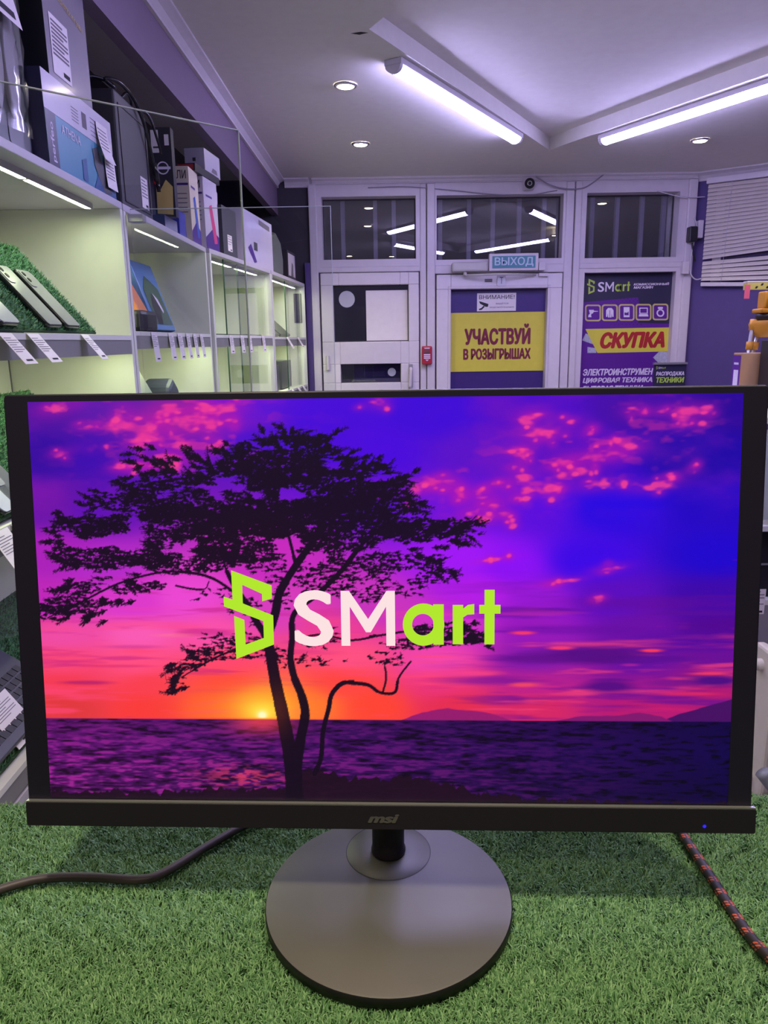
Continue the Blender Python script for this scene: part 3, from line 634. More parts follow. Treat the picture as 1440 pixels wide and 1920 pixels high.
wa = wx(88, 619), wx(113, 619), wx(119, 619), wx(150, 619), wx(8, 619), wx(42, 619)
phone(WA, wa[2]-0.01, 0.074, 0.158, 'grey phone leaning on upper turf board, nearest the cabinet side panel', PHB)
phone(WA, wa[0]-0.022, 0.074, 0.160, 'grey phone leaning in the middle of the upper turf board', PHB)
phone(WA, wa[4]-0.035, 0.074, 0.150, 'pale silver phone low on the upper turf board, at the photo edge', PHL)
phone(WB, wx(20, 760)-0.10, 0.076, 0.16, 'silver-edged phone on the middle turf board beside the monitor', PHL)
phone(WB, wx(20, 900)-0.02, 0.076, 0.10, 'dark grey phone low on the middle turf board, above two price tags', DGREY)
def price_tag(c, x, z, lab, w_=0.05, l_=0.062, ang=40, group='paper price tags on the shelf rails', yo=-0.0012, skew=0.0):
    """paper tag stuck on a rail's top edge, flapping out into the aisle"""
    o = c.F.p(x, yo, z+0.003); t = math.radians(ang); dn = unit(-c.I*math.sin(t)-V(0, 0, 1)*math.cos(t)+c.T*skew); n = unit(np.cross(c.T, -dn)); 
    if n @ -c.I < 0: n = -n
    F = Fr(o, c.T, -dn, n); b = MB(PAPER, INK, INKD)
    b.prism([(0, -l_), (w_, -l_), (w_, 0), (0, 0)], F, 0.0, 0.0006)
    b.use(INK)
    for k in range(7): b.flat([(0.004, -0.012-k*0.005), (w_*(0.9 if k % 3 else 0.6), -0.012-k*0.005), (w_*(0.9 if k % 3 else 0.6), -0.0105-k*0.005), (0.004, -0.0105-k*0.005)], F, 0.0009)
    b.use(INKD).flat([(w_*0.3, -l_+0.006), (w_*0.8, -l_+0.006), (w_*0.8, -l_+0.010), (w_*0.3, -l_+0.010)], F, 0.0009)
    return tag(b.build('price_tag'), lab, 'price tag', group)
for px_, lab in ((-6, 'paper price tag on the upper rail at the photo edge'), (48, 'paper price tag second from the side panel on the upper rail'), (150, 'paper price tag nearest the side panel on the upper rail')):
    price_tag(C1, alongX(C1, px_, 625, 0), 1.620, lab, ang=38, w_=0.05 if px_ < 100 else 0.042, l_=0.068)
for x_, lab in ((wx(20, 950)-0.135, 'paper price tag at the photo edge on the middle rail'), (wx(20, 950)-0.06, 'paper price tag close to the monitor on the middle rail')):
    price_tag(C1, x_+0.03, 1.29, lab, ang=30, w_=0.06, l_=0.07)
price_tag(C1, wx(25, 1300)+0.01, 0.955, 'large paper price tag on the dark laptop beside the monitor', ang=35, w_=0.085, l_=0.10, yo=0.075)
# laptop on the low board
F = Fr(WC.p(wx(20, 1300)-0.13, 0.01, 0.0), WC.x, WC.y, WC.z)
r = thing('laptop', 'dark laptop leaning on the low turf board of the nearest cabinet', 'laptop', F.p(0.17, 0, 0))
LAPD = mat('laptop_dark', rgb(70, 70, 80), 0.4, 0.2)
b = MB(LAPD); b.prism(rrect(0, 0, 0.34, 0.23, 0.012), F, 0, 0.016); b.build('body', r, bevel=0.003)
b = MB(BLK, MGREY)
for i in range(5):
    for j in range(14): b.use(BLK).prism([(0.02+j*0.0215, 0.02+i*0.019), (0.037+j*0.0215, 0.02+i*0.019), (0.037+j*0.0215, 0.035+i*0.019), (0.02+j*0.0215, 0.035+i*0.019)], F, 0.016, 0.0175)
b.build('keyboard', r)
b = MB(MGREY); b.prism([(0.01, 0.205), (0.33, 0.205), (0.33, 0.225), (0.01, 0.225)], F, 0.016, 0.020); b.build('hinge_bar', r)

# ------------------------------------------------------------------ cartons on top of the shelving
def carton(c, x0, x1, y0, y1, z0, z1, mm, name, lab, cat, deco=None, bevel=0.0015, group=None, extra=()):
    b = MB(mm, *extra); b.box(x0, x1, y0, y1, z0, z1, c.F)
    fr = facing(c.F.p(x0, y0-0.0004, z0), -c.I); en = facing(c.F.p(x0-0.0004, y1, z0), -c.T)    # front face, near end face
    if deco: deco(b, fr, en, x1-x0, y1-y0, z1-z0)
    return tag(b.build(name), lab, cat, group)
def note(b, F, x0, x1, y0, y1, lines=7, h=0.0006):
    b.use(PAPER).flat([(x0, y0), (x1, y0), (x1, y1), (x0, y1)], F, h); b.use(INK); H = y1-y0
    for k in range(lines):
        yy = y1-H*(0.12+0.62*k/lines); b.flat([(x0+(x1-x0)*0.07, yy), (x0+(x1-x0)*(0.93 if k % 3 else 0.7), yy), (x0+(x1-x0)*(0.93 if k % 3 else 0.7), yy+H*0.035), (x0+(x1-x0)*0.07, yy+H*0.035)], F, h*1.5)
    b.use(INKD).flat([(x0+(x1-x0)*0.55, y0+H*0.06), (x0+(x1-x0)*0.9, y0+H*0.06), (x0+(x1-x0)*0.9, y0+H*0.14), (x0+(x1-x0)*0.55, y0+H*0.14)], F, h*1.5)
TEAL = mat('box_teal', rgb(74, 148, 178), 0.3, coat=0.3); TEALD = mat('box_blue', rgb(48, 92, 146), 0.3); NAVYB = mat('box_navy', rgb(58, 58, 92), 0.3, coat=0.3); GOLD = mat('gold_print', rgb(206, 182, 110), 0.4)
BOXG = mat('box_grey', rgb(140, 134, 146), 0.35, coat=0.4); BOXD = mat('box_dark', rgb(44, 44, 54), 0.35, coat=0.2); PALE = mat('box_pale', rgb(206, 198, 216), 0.3, coat=0.4); CREAM = mat('box_cream', rgb(220, 208, 186), 0.5)
yA = 0.012
xt0, xt1 = 0.592, 0.998; TH = 0.186; xb = xt0-0.008
# teal carton with a maker's name; its upper third is white
def deco(b, fr, en, L, D, H):
    b.use(NAVYB).flat([(0, 0), (D, 0), (D, H), (0, H)], en, 0.0004); b.use(PALE).flat([(0.0, H*0.60), (L, H*0.60), (L, H), (0, H)], fr, 0.0004); b.use(NAVYB).flat([(0, 0), (L*0.13, 0), (L*0.13, H*0.60), (0, H*0.60)], fr, 0.0006)
    G = Fr(fr.p(L*0.098, H*0.07, 0), fr.y, -fr.x, fr.z); b.use(PWH).text('perfeo', G, 0, H*0.42, 0, L*0.055, 0.0009, 0.01)
    b.use(PWH).text('ATHENA', fr, L*0.2, L*0.46, H*0.44, H*0.54, 0.0008, 0.0); b.use(TEALD).flat([(L*0.62, 0), (L, 0), (L, H*0.32), (L*0.78, H*0.45)], fr, 0.0006)
    b.use(DGREY).flat([(L*0.66, H*0.30), (L*0.80, H*0.02), (L*0.93, H*0.06), (L*0.72, H*0.56), (L*0.64, H*0.50)], fr, 0.0009); b.use(TEALD).flat([(L*0.46, H*0.05), (L*0.53, H*0.05), (L*0.53, H*0.33), (L*0.46, H*0.28)], fr, 0.0006)
    b.use(INK)
    for k in range(5): b.flat([(L*0.36, H*(0.68+k*0.035)), (L*0.46, H*(0.68+k*0.035)), (L*0.46, H*(0.69+k*0.035)), (L*0.36, H*(0.69+k*0.035))], fr, 0.0007); b.flat([(L*0.64, H*(0.66+k*0.05)), (L*0.78, H*(0.66+k*0.05)), (L*0.78, H*(0.67+k*0.05)), (L*0.64, H*(0.67+k*0.05))], fr, 0.0007)
    b.flat([(L*0.51, H*0.68), (L*0.58, H*0.68), (L*0.58, H*0.86), (L*0.51, H*0.86)], fr, 0.0007)
carton(C1, xt0, xt1, yA, 0.19, ZS+0.001, ZS+TH, TEAL, 'carton', 'long teal and white carton lying on the shelving, navy strip at its near end', 'box', deco, extra=(PALE, NAVYB, PWH, TEALD, DGREY, INK))
def deco(b, fr, en, L, D, H):
    note(b, fr, L*0.10, L*0.50, H*0.05, H*0.52, 9)
    b.use(GOLD).text('MCH37ZX KY JABU', Fr(fr.p(L*0.32, H*0.68, 0), unit(fr.x-fr.y*0.12), fr.y, fr.z), 0, L*0.58, 0, H*0.055, 0.0007, 0.01)
    b.use(BOXD).flat([(0, 0), (D, 0), (D, H), (0, H)], en, 0.0004)
carton(C1, 0.645, 0.888, yA+0.002, 0.13, ZS+TH+0.001, ZS+0.432, BOXG, 'carton', 'tall grey carton with gold print and a white label, standing on the teal carton', 'box', deco, extra=(PAPER, INK, INKD, GOLD, BOXD))
# clear-fronted dark pack at the photo edge
r = thing('blister_pack', 'dark hanging pack with a clear creased window and pale soles, at the photo edge', 'pack', C1.F.p(xb-0.14, 0.06, ZS))
PKD = mat('pack_dark', rgb(60, 72, 74), 0.35, coat=0.4); CLEAR = glassmat('clear_film', (0.93, 0.93, 0.95), 0.12, 1.5, 0.10)
MB(PKD).box(xb-0.30, xb, yA+0.028, 0.11, ZS+0.001, ZS+0.375, C1.F).build('card', r, bevel=0.003)
SOLE = mat('sole_pale', rgb(150, 148, 150), 0.5)
fr = facing(C1.F.p(xb-0.30, yA+0.0275, ZS), -C1.I)
for cx in (0.09, 0.155, 0.222):
    b = MB(SOLE); b.prism([(cx+(0.026-0.006*math.sin(3*t))*math.cos(t), 0.20+0.135*math.sin(t)) for t in np.linspace(0, 2*math.pi, 28, endpoint=False)], fr, 0.0005, 0.012); b.build('insole', r, bevel=0.003)
b = MB(CLEAR); G = 14; P = []
for j in range(G+1):
    for i in range(G+1):
        x_, y_ = 0.015+0.25*i/G, 0.04+0.32*j/G; P.append(fr.p(x_, y_, 0.016+0.012*math.sin(3.1*i/G*3+1.7*j/G)*math.sin(math.pi*i/G)+0.003*math.sin(i*2.3+j*1.9)))
b.add(P, [(j*(G+1)+i, j*(G+1)+i+1, (j+1)*(G+1)+i+1, (j+1)*(G+1)+i) for j in range(G) for i in range(G)], True); b.build('clear_window', r)
b = MB(PAPER, INK, INKD); G2 = Fr(fr.p(0.04, 0.22, 0.034), fr.x, unit(fr.y-fr.z*0.22), unit(fr.z+fr.y*0.22)); note(b, G2, 0.0, 0.19, 0, 0.17, 10); b.build('price_label', r)
b = MB(MGREY); b.flat(rrect(0.20, 0.02, 0.29, 0.075, 0.01), fr, 0.0006); b.build('emblem_panel', r)
# two price slips on the teal carton's far end
def slip(c, x, z, w_, h_, lab, curl=0.02, yo=0.0, cat='price tag'):
    fr = facing(c.F.p(x, yo-0.002, z), -c.I); b = MB(PAPER, INK, INKD); n = 6; P = []
    for k in range(n+1):
        t = k/n; P += [fr.p(0, h_*(1-t), 0.002+curl*t*t), fr.p(w_, h_*(1-t), 0.002+curl*t*t)]
    b.add(P, [(2*k, 2*k+2, 2*k+3, 2*k+1) for k in range(n)])
    b.use(INK)
    for k in range(6): yy = h_*(0.82-0.10*k); t = 1-yy/h_; b.flat([(w_*0.08, yy), (w_*0.85, yy), (w_*0.85, yy+h_*0.02), (w_*0.08, yy+h_*0.02)], fr, 0.0026+curl*t*t)
    s_ = b.build('price_slip'); so = s_.modifiers.new('thickness', 'SOLIDIFY'); so.thickness = 0.0004; return tag(s_, lab, cat, 'curled price slips on the cartons')
slip(C1, xt1-0.115, ZS+0.078, 0.075, 0.085, 'curled white price slip on the far end of the teal carton, upper one', 0.016, yA)
slip(C1, xt1-0.075, ZS+0.022, 0.072, 0.075, 'white price slip on the far end of the teal carton, lower one', 0.004, yA)
# black case with cable
r = thing('speaker_case', 'large black speaker case with a cable on top, on the shelving', 'speaker', C2.F.p(0.22, 0.12, ZS))
e0, e1 = along(C2, 240, 387), along(C2, 296, 417); zt_ = ZS+0.295
CASE = mat('case_black', rgb(62, 60, 64), 0.45)
MB(CASE).box(e0+0.02, e1+0.02, 0.02, 0.22, ZS+0.001, zt_, C2.F).build('body', r, bevel=0.006)
fr = facing(C2.F.p(e0+0.02, 0.0195, ZS), -C2.I); b = MB(BLK); Lc = e1-e0
for bx in ((0.02, Lc-0.02, 0.262, 0.266), (0.02, Lc-0.02, 0.02, 0.024), (0.02, 0.024, 0.02, 0.266), (Lc-0.024, Lc-0.02, 0.02, 0.266)): b.prism([(bx[0], bx[2]), (bx[1], bx[2]), (bx[1], bx[3]), (bx[0], bx[3])], fr, 0.0, 0.0015)
b.build('grille_frame', r)
b = MB(PAPER, INK, INKD); note(b, fr, Lc*0.62, Lc*0.85, 0.03, 0.115, 6); b.build('price_label', r)
q = lambda x, y, z: C2.F.p(x+e0+0.02, y, zt_+z)
b = MB(BLKG); b.tube(smooth_path([q(-0.02, 0.10, 0.006), q(0.01, 0.08, 0.03), q(0.05, 0.05, 0.03), q(0.04, 0.03, 0.012), q(0.0, 0.04, 0.02), q(0.05, 0.02, 0.028), q(0.14, 0.012, 0.015), q(0.21, 0.008, -0.03), q(0.25, 0.008, -0.08), q(0.28, 0.007, -0.13)], 7), 0.005, 8)
b.tube([q(0.275, 0.007, -0.125), q(0.30, 0.006, -0.17)], 0.009, 10); b.tube([q(0.30, 0.006, -0.17), q(0.305, 0.005, -0.20)], 0.006, 10)
b.tube(smooth_path([q(0.15, 0.06, 0.004), q(0.2, 0.05, 0.045), q(0.28, 0.06, 0.05), q(0.33, 0.08, 0.02)], 6), 0.004, 8); b.tube(smooth_path([q(0.2, 0.03, 0.004), q(0.27, 0.01, 0.006), q(0.33, 0.004, -0.05), q(0.36, 0.004, -0.08)], 6), 0.004, 8)
tag(b.build('audio_cable'), 'black cable looped over the speaker case, plug hanging down its front', 'cable')
b = MB(DGREY); b.box(e0+0.20, e0+0.30, 0.05, 0.10, zt_+0.0005, zt_+0.022, C2.F); tag(b.build('adapter', bevel=0.006), 'small dark adapter lying on top of the speaker case', 'adapter')
# dark box with ring emblem, seen from its end
def deco(b, fr, en, L, D, H):
    n = 0.0008; b.use(GOLD).flat([(0.006, 0.01), (D-0.008, 0.006), (D-0.004, H*0.34), (D*0.62, H*0.42), (D*0.3, H*0.30), (0.008, H*0.38)], en, n*0.7)
    b.use(PRED).disc(en, 0.010, n, 16, cx=D*0.16, cy=H*0.40)
    b.use(PWH).ring(en, D*0.24, D*0.30, n*1.4, cx=D*0.52, cy=H*0.55); b.flat([(D*0.14, H*0.535), (D*0.90, H*0.535), (D*0.90, H*0.565), (D*0.14, H*0.565)], en, n*1.8)
    b.use(PAPER).flat([(0.002, H*0.72), (D*0.40, H*0.72), (D*0.40, H*0.97), (0.002, H*0.97)], en, n); b.flat([(D*0.68, H*0.80), (D*0.9, H*0.80), (D*0.9, H*0.92), (D*0.68, H*0.92)], en, n); b.use(INKD).flat([(D*0.12, H*0.77), (D*0.38, H*0.77), (D*0.38, H*0.79), (D*0.12, H*0.79)], en, n*1.6)
xe = 0.50
pL, pR = onP(287, 330, C2.F.p(xe, 0, 0), C2.T), onP(325, 330, C2.F.p(xe, 0, 0), C2.T); yL, yR = float((pL-C2.F.o) @ C2.I), float((pR-C2.F.o) @ C2.I)
carton(C2, xe-0.05, xe+0.10, 0.014, 0.13, ZS+0.001, ZS+0.042, NAVYB, 'flat_pack', 'low navy pack lying under the dark emblem carton', 'pack')
carton(C2, xe, xe+0.036, yR, yL, ZS+0.043, ZS+0.31, BOXD, 'carton', 'narrow dark carton with a ring emblem and golden picture, right of the speaker case', 'box', deco, extra=(GOLD, PRED, PWH, PAPER, INKD))
BLUEB = mat('box_royal', rgb(54, 60, 160), 0.4)
carton(C2, 0.63, 0.72, 0.014, 0.065, ZS+0.001, ZS+0.085, BLUEB, 'carton', 'low royal blue carton between the dark emblem carton and the white cartons', 'box')
# white cartons
PINK = mat('print_pink', rgb(206, 66, 126), 0.5); BLUP = mat('print_blue', rgb(66, 96, 186), 0.5); VIOP = mat('print_violet', rgb(76, 44, 130), 0.5)
x7 = 0.81
def mkdeco(shape):
    def d_(b, fr, en, L, D, H):
        b.use(VIOP).flat([(0, 0), (L, 0), (L, H*0.22), (L*0.5, H*0.30), (0, H*0.16)], fr, 0.0005); b.use(shape).flat([(L*0.35, H*0.62), (L*0.55, H*0.66), (L*0.75, H*0.35), (L*0.86, H*0.12), (L*0.62, H*0.10), (L*0.5, H*0.32)], fr, 0.0008)
        b.use(VIOP).flat([(L*0.15, H*0.74), (L*0.6, H*0.74), (L*0.6, H*0.77), (L*0.15, H*0.77)], fr, 0.0006)
        b.use(INKD).text('ЛИ', en, D*0.32, D*0.86, H*0.84, H*0.95, 0.0006, 0.01); b.use(VIOP).flat([(D*0.12, H*0.755), (D*0.95, H*0.755), (D*0.95, H*0.785), (D*0.12, H*0.785)], en, 0.0006)
        b.use(INK)
        for k in range(5): b.flat([(D*0.12, H*(0.40+k*0.06)), (D*0.85, H*(0.40+k*0.06)), (D*0.85, H*(0.412+k*0.06)), (D*0.12, H*(0.412+k*0.06))], en, 0.0006)
        b.use(INKD).flat([(D*0.55, H*0.10), (D*0.68, H*0.08), (D*0.64, H*0.30), (D*0.56, H*0.28)], en, 0.0006)
    return d_
carton(C2, x7, x7+0.138, 0.014, 0.078, ZS+0.001, ZS+0.262, CREAM, 'carton', 'white carton with a blue picture, dark letters on its near end', 'box', mkdeco(BLUP), extra=(VIOP, BLUP, INKD, INK))
def deco3(b, fr, en, L, D, H): b.use(PALE).flat([(0, 0), (L, 0), (L, H), (0, H)], fr, 0.0003); mkdeco(PINK)(b, fr, en, L, D, H)
carton(C3, 0.005, 0.165, 0.012, 0.09, ZS+0.001, ZS+0.262, PALE, 'carton', 'white carton with a pink picture, behind the carton with the blue picture', 'box', deco3, extra=(VIOP, PINK, INKD, INK))
def deco(b, fr, en, L, D, H): b.use(PRED).flat([(D*0.4, H*0.2), (D*0.95, H*0.2), (D*0.95, H*0.85), (D*0.4, H*0.85)], en, 0.0006)
carton(C3, -0.08, 0.20, 0.008, 0.12, ZS+0.2635, ZS+0.290, BOXD, 'flat_pack', 'flat black and red pack lying across the two white cartons', 'pack', deco, extra=(PRED,))
def deco(b, fr, en, L, D, H):
    b.use(INKD).flat([(D*0.40, H*0.42), (D*0.56, H*0.42), (D*0.56, H*0.58), (D*0.40, H*0.58)], en, 0.0006); b.flat([(D*0.40, H*0.14), (D*0.56, H*0.14), (D*0.56, H*0.30), (D*0.40, H*0.30)], en, 0.0006); b.use(INK).flat([(L*0.4, H*0.1), (L*0.8, H*0.1), (L*0.75, H*0.3), (L*0.5, H*0.32)], fr, 0.0006)
carton(C3, 0.05, 0.235, 0.014, 0.092, ZS+0.291, ZS+0.372, PALE, 'carton', 'white carton with two dark squares on its end, on top of the flat black pack', 'box', deco, extra=(INKD, INK))
def deco(b, fr, en, L, D, H): note(b, fr, L*0.3, L*0.62, H*0.12, H*0.45, 4)
carton(C3, 0.245, 0.44, 0.02, 0.14, ZS+0.001, ZS+0.20, DGREY, 'carton', 'dark carton with a white hanging label behind the vertical edge of the near glass pane', 'box', deco, extra=(PAPER, INK, INKD))
b = MB(PVC); b.lathe([(0.022, 0), (0.024, 0.05), (0.014, 0.07), (0.014, 0.085)], Fr(C3.F.p(0.28, 0.07, ZS+0.2005)), 20); tag(b.build('white_cap_bottle'), 'small white bottle on the dark carton with the white label', 'bottle')
def deco(b, fr, en, L, D, H):
    b.use(PALE).flat([(L*0.06, H*0.52), (L*0.94, H*0.52), (L*0.94, H*0.80), (L*0.06, H*0.88)], fr, 0.0006); b.use(VIOP).flat([(L*0.10, H*0.30), (L*0.3, H*0.05), (L*0.38, H*0.08), (L*0.2, H*0.40)], fr, 0.0008); b.use(DGREY).flat([(L*0.3, H*0.30), (L*0.42, H*0.30), (L*0.42, H*0.46), (L*0.3, H*0.46)], fr, 0.0008); b.use(INK).flat([(L*0.5, H*0.85), (L*0.9, H*0.82), (L*0.9, H*0.92), (L*0.5, H*0.95)], fr, 0.0008)
a_, b_ = along(C3, 466, 492), along(C4, 519, 513)
carton(C3, a_, C3.L+0.12, 0.016, 0.15, ZS+0.001, ZS+0.235, MATS['banknote'] if False else PALE, 'carton', 'wide pale carton with a picture of an appliance, above the third cabinet', 'box', deco, extra=(VIOP, DGREY, INK))
GRP = mat('pack_olive', rgb(84, 92, 80), 0.4, coat=0.3)
b = MB(GRP); fr = facing(C4.F.p(0.16, 0.03, ZS+0.001), -C4.I); b.prism([(0, 0), (0.30, 0), (0.31, 0.10), (0.26, 0.19), (0.15, 0.225), (0.04, 0.20), (-0.01, 0.10)], fr, -0.10, 0.0)
tag(b.build('olive_pack', bevel=0.02), 'rounded dark olive pack above the farthest cabinet', 'pack')
b = MB(PVC, BLK, INK); fr = facing(C4.F.p(0.53, 0.02, ZS+0.001), -C4.I); b.use(BLK).prism([(0, 0), (0.24, 0), (0.24, 0.16), (0, 0.16)], fr, -0.03, -0.001); b.use(PVC).flat([(0.02, 0.02), (0.22, 0.02), (0.22, 0.145), (0.02, 0.145)], fr, 0); b.use(INK).flat([(0.09, 0.02), (0.16, 0.02), (0.16, 0.09), (0.12, 0.10)], fr, 0.0006)
tag(b.build('picture_frame'), 'small dark-framed pale panel standing at the far end of the shelving', 'frame')

# ------------------------------------------------------------------ goods inside cabinets two to four
ORG = mat('box_orange', rgb(222, 130, 76), 0.5); WSH = mat('white_sheet', rgb(236, 236, 240), 0.6)
def leanbox(c, x0, x1, y, z, h, th, run, mm, name, lab, cat, bevel=0.004, group=None):
    lift = th*run/math.hypot(run, h)+0.0005; a, e = c.F.p(x0, y, z+lift), c.F.p(x0, y+run, z+h+lift); s_ = unit(e-a); n = unit(np.cross(c.T, s_)); b = MB(mm); b.prism(rrect(0, 0, x1-x0, np.linalg.norm(e-a), 0.008), Fr(a, c.T, s_, n), -th, 0.0)
    return tag(b.build(name, bevel=bevel), lab, cat, group)
zs = 1.6365
leanbox(C2, 0.305, 0.395, 0.05, zs, 0.165, 0.04, 0.085, ORG, 'carton', 'orange carton leaning on the upper shelf of the second cabinet', 'box')
BLUPK = mat('pack_blue', rgb(86, 138, 196), 0.3, coat=0.4); GRNPK = mat('pack_green', rgb(66, 98, 76), 0.35)
r = leanbox(C2, 0.46, 0.70, 0.07, zs, 0.225, 0.03, 0.075, BLUPK, 'game_pack', 'blue pack with dark green figures leaning right of the orange carton', 'pack')
fr_a, fr_e = C2.F.p(0.46, 0.07, zs+0.0100), C2.F.p(0.46, 0.145, zs+0.2350); s_ = unit(fr_e-fr_a); F = Fr(fr_a, C2.T, s_, unit(np.cross(C2.T, s_)))
b = MB(GRNPK, BLK, LIME, PWH); b.use(GRNPK).flat([(0.03, 0.02), (0.22, 0.02), (0.21, 0.15), (0.10, 0.19), (0.03, 0.14)], F, 0.001); b.use(BLK).flat([(0.05, 0.02), (0.10, 0.02), (0.16, 0.10), (0.10, 0.13), (0.06, 0.09)], F, 0.0016); b.use(PWH).flat([(0.11, 0.13), (0.15, 0.11), (0.17, 0.07), (0.155, 0.06), (0.13, 0.10)], F, 0.002); b.build('printed_picture', r)
b = MB(BLK, MGREY); F = Fr(C2.F.p(0.11, 0.015, zs), C2.T, C2.I, V(0, 0, 1)); b.prism([(0.0, 0.0), (0.04, -0.01), (0.13, -0.01), (0.17, 0.0), (0.15, 0.05), (0.02, 0.05)], F, 0.0, 0.06); tag(b.build('game_pad', bevel=0.012), 'dark moulded gamepad lying in front of the orange carton', 'gamepad')
b = MB(WSH); n = 12; P = []
for k in range(n+1):
    t = k/n; y_ = 0.21-0.03*t**2; z_ = zs+0.001+0.275*(1-t); bow = 0.05*math.sin(math.pi*min(1, t*1.1)); P += [C2.F.p(0.40, y_-bow*0.3, z_), C2.F.p(0.56+bow, y_, z_-0.02*(1-t))]
b.add(P, [(2*k, 2*k+1, 2*k+3, 2*k+2) for k in range(n)], True); o = b.build('curved_sheet'); md = o.modifiers.new('thickness', 'SOLIDIFY'); md.thickness = 0.001; tag(o, 'bright curved white sheet leaning at the near side of the second cabinet', 'sheet')
b = MB(TURFB); b.box(0.05, 0.85, 0.010, 0.3, 1.6325, 1.6355, C2.F); tag(b.build('shelf_mat'), 'thin dark green mat on the upper shelf of the second cabinet', 'mat')
for k, x_ in enumerate((0.15, 0.33, 0.44, 0.55, 0.65, 0.75)):
    price_tag(C2, x_, 1.632, 'paper price tag number %s from the near side on the second cabinet rail' % ('one', 'two', 'three', 'four', 'five', 'six')[k], w_=0.055 if k < 3 else 0.045, l_=0.085, ang=6)
SLAB = mat('slab_grey', rgb(120, 124, 124), 0.4); NAVS = mat('navy_soft', rgb(58, 58, 84), 0.5)
leanbox(C2, 0.22, 0.50, 0.05, 1.305, 0.215, 0.02, 0.11, SLAB, 'laptop', 'grey closed laptop leaning on the lower shelf of the second cabinet', 'laptop')
b = MB(NAVS); fr = Fr(C2.F.p(0.54, 0.07, 1.305), C2.T, V(0, 0, 1), -C2.I); b.prism([(0, 0), (0.17, 0), (0.18, 0.05), (0.14, 0.14), (0.08, 0.18), (0.02, 0.15)], fr, -0.1, 0); tag(b.build('soft_case', bevel=0.015), 'rounded navy case beside the grey laptop in the second cabinet', 'case')
b = MB(TURFB); b.box(0.10, 0.80, 0.028, 0.3, 1.6305, 1.639, C3.F); tag(b.build('shelf_mat'), 'thin dark green mat on the upper shelf of the third cabinet', 'mat')
for k, x_ in enumerate((0.18, 0.34, 0.46, 0.7)):
    price_tag(C3, x_, 1.630, 'paper price tag number %s from the near side on the third cabinet rail' % ('one', 'two', 'three', 'four')[k], w_=0.05, l_=0.075, ang=5)
r = thing('laptop', 'silver laptop standing half open on the lower shelf of the third cabinet', 'laptop', C3.F.p(0.5, 0.15, 1.305))
LAPS = mat('laptop_silver', rgb(176, 182, 186), 0.35, 0.3)
b = MB(LAPS); b.prism(rrect(0.30, 0.03, 0.66, 0.25, 0.01), Fr(C3.F.p(0, 0.01, 1.305), C3.T, C3.I, V(0, 0, 1)), 0, 0.014); b.build('body', r, bevel=0.003)
a = C3.F.p(0.30, 0.262, 1.322); s_ = unit(C3.I*0.25+V(0, 0, 1)); b = MB(LAPS); b.prism(rrect(0, 0, 0.36, 0.20, 0.01), Fr(a, C3.T, s_, unit(np.cross(C3.T, s_))), 0.0, 0.006); b.build('lid', r, bevel=0.002)
for k, (x0, x1) in enumerate(((0.10, 0.42), (0.46, 0.74))):
    leanbox(C4, x0, x1, 0.06, 1.630, 0.20, 0.018, 0.22, DGREY, 'laptop', ('dark closed laptop leaning on the upper shelf of the farthest cabinet, near one', 'dark closed laptop leaning on the upper shelf of the farthest cabinet, far one')[k], 'laptop', group='laptops in the farthest cabinet')
for k, x_ in enumerate((0.30, 0.62)): price_tag(C4, x_, 1.625, ('paper price tag nearer the glass door edge on the farthest cabinet rail', 'paper price tag nearer the back wall on the farthest cabinet rail')[k], w_=0.05, l_=0.07, ang=30)
for k, (x0, x1, h) in enumerate(((0.12, 0.22, 0.17), (0.26, 0.36, 0.14), (0.42, 0.70, 0.16))):
    carton(C4, x0, x1, 0.06, 0.22, 1.3355, 1.335+h, DGREY, 'carton', ('tall dark carton on the lower shelf of the farthest cabinet', 'shorter dark carton on the lower shelf of the farthest cabinet', 'wide dark carton on the lower shelf of the farthest cabinet')[k], 'box', group='cartons in the farthest cabinet')
for k, x_ in enumerate((0.2, 0.38, 0.56, 0.72)): price_tag(C4, x_, 1.33, ('first', 'second', 'third', 'last')[k]+' paper price tag along the lower rail of the farthest cabinet', w_=0.05, l_=0.06, ang=35)

# ------------------------------------------------------------------ glass partitions
m = MB(LAMW); m.box(-0.40, -0.13, 1.25, 2.14, 0.0, 1.16); tag(m.build('side_counter', bevel=0.004), 'low white counter behind the monitor carrying the glass panes', 'counter')
def pane(lab, a, b_, z0, z1):
    a, b_ = V(*a, 0), V(*b_, 0); x = unit(b_-a); F = Fr(a, x, np.cross((0, 0, 1), x), V(0, 0, 1)); L = float(np.linalg.norm(b_-a))
    r = thing('glass_partition', lab, 'glass pane', (a+b_)/2+V(0, 0, z0), 'glass panes by the shelving')
    MB(GLASS).box(0, L, -0.003, 0.003, z0, z1, F).build('sheet', r)
    e = MB(GEDGE); e.box(0, L, -0.002, 0.002, z1, z1+0.0015, F); e.box(L, L+0.0015, -0.002, 0.002, z0, z1+0.0015, F); e.build('polished_edge', r); return r
pane('clear glass pane slanting towards the camera, nearer of the two', (-0.66, 1.02), (-0.252, 1.405), 1.161, 1.958)
pane('clear glass pane square to the shelving, farther of the two', (-0.672, 2.10), (-0.143, 2.10), 1.161, 1.948)
b = MB(SILV); b.box(-0.676, -0.635, 2.085, 2.115, 1.915, 1.935); tag(b.build('glass_clamp', bevel=0.002), 'small metal clamp holding the farther glass pane to the shelving', 'clamp')

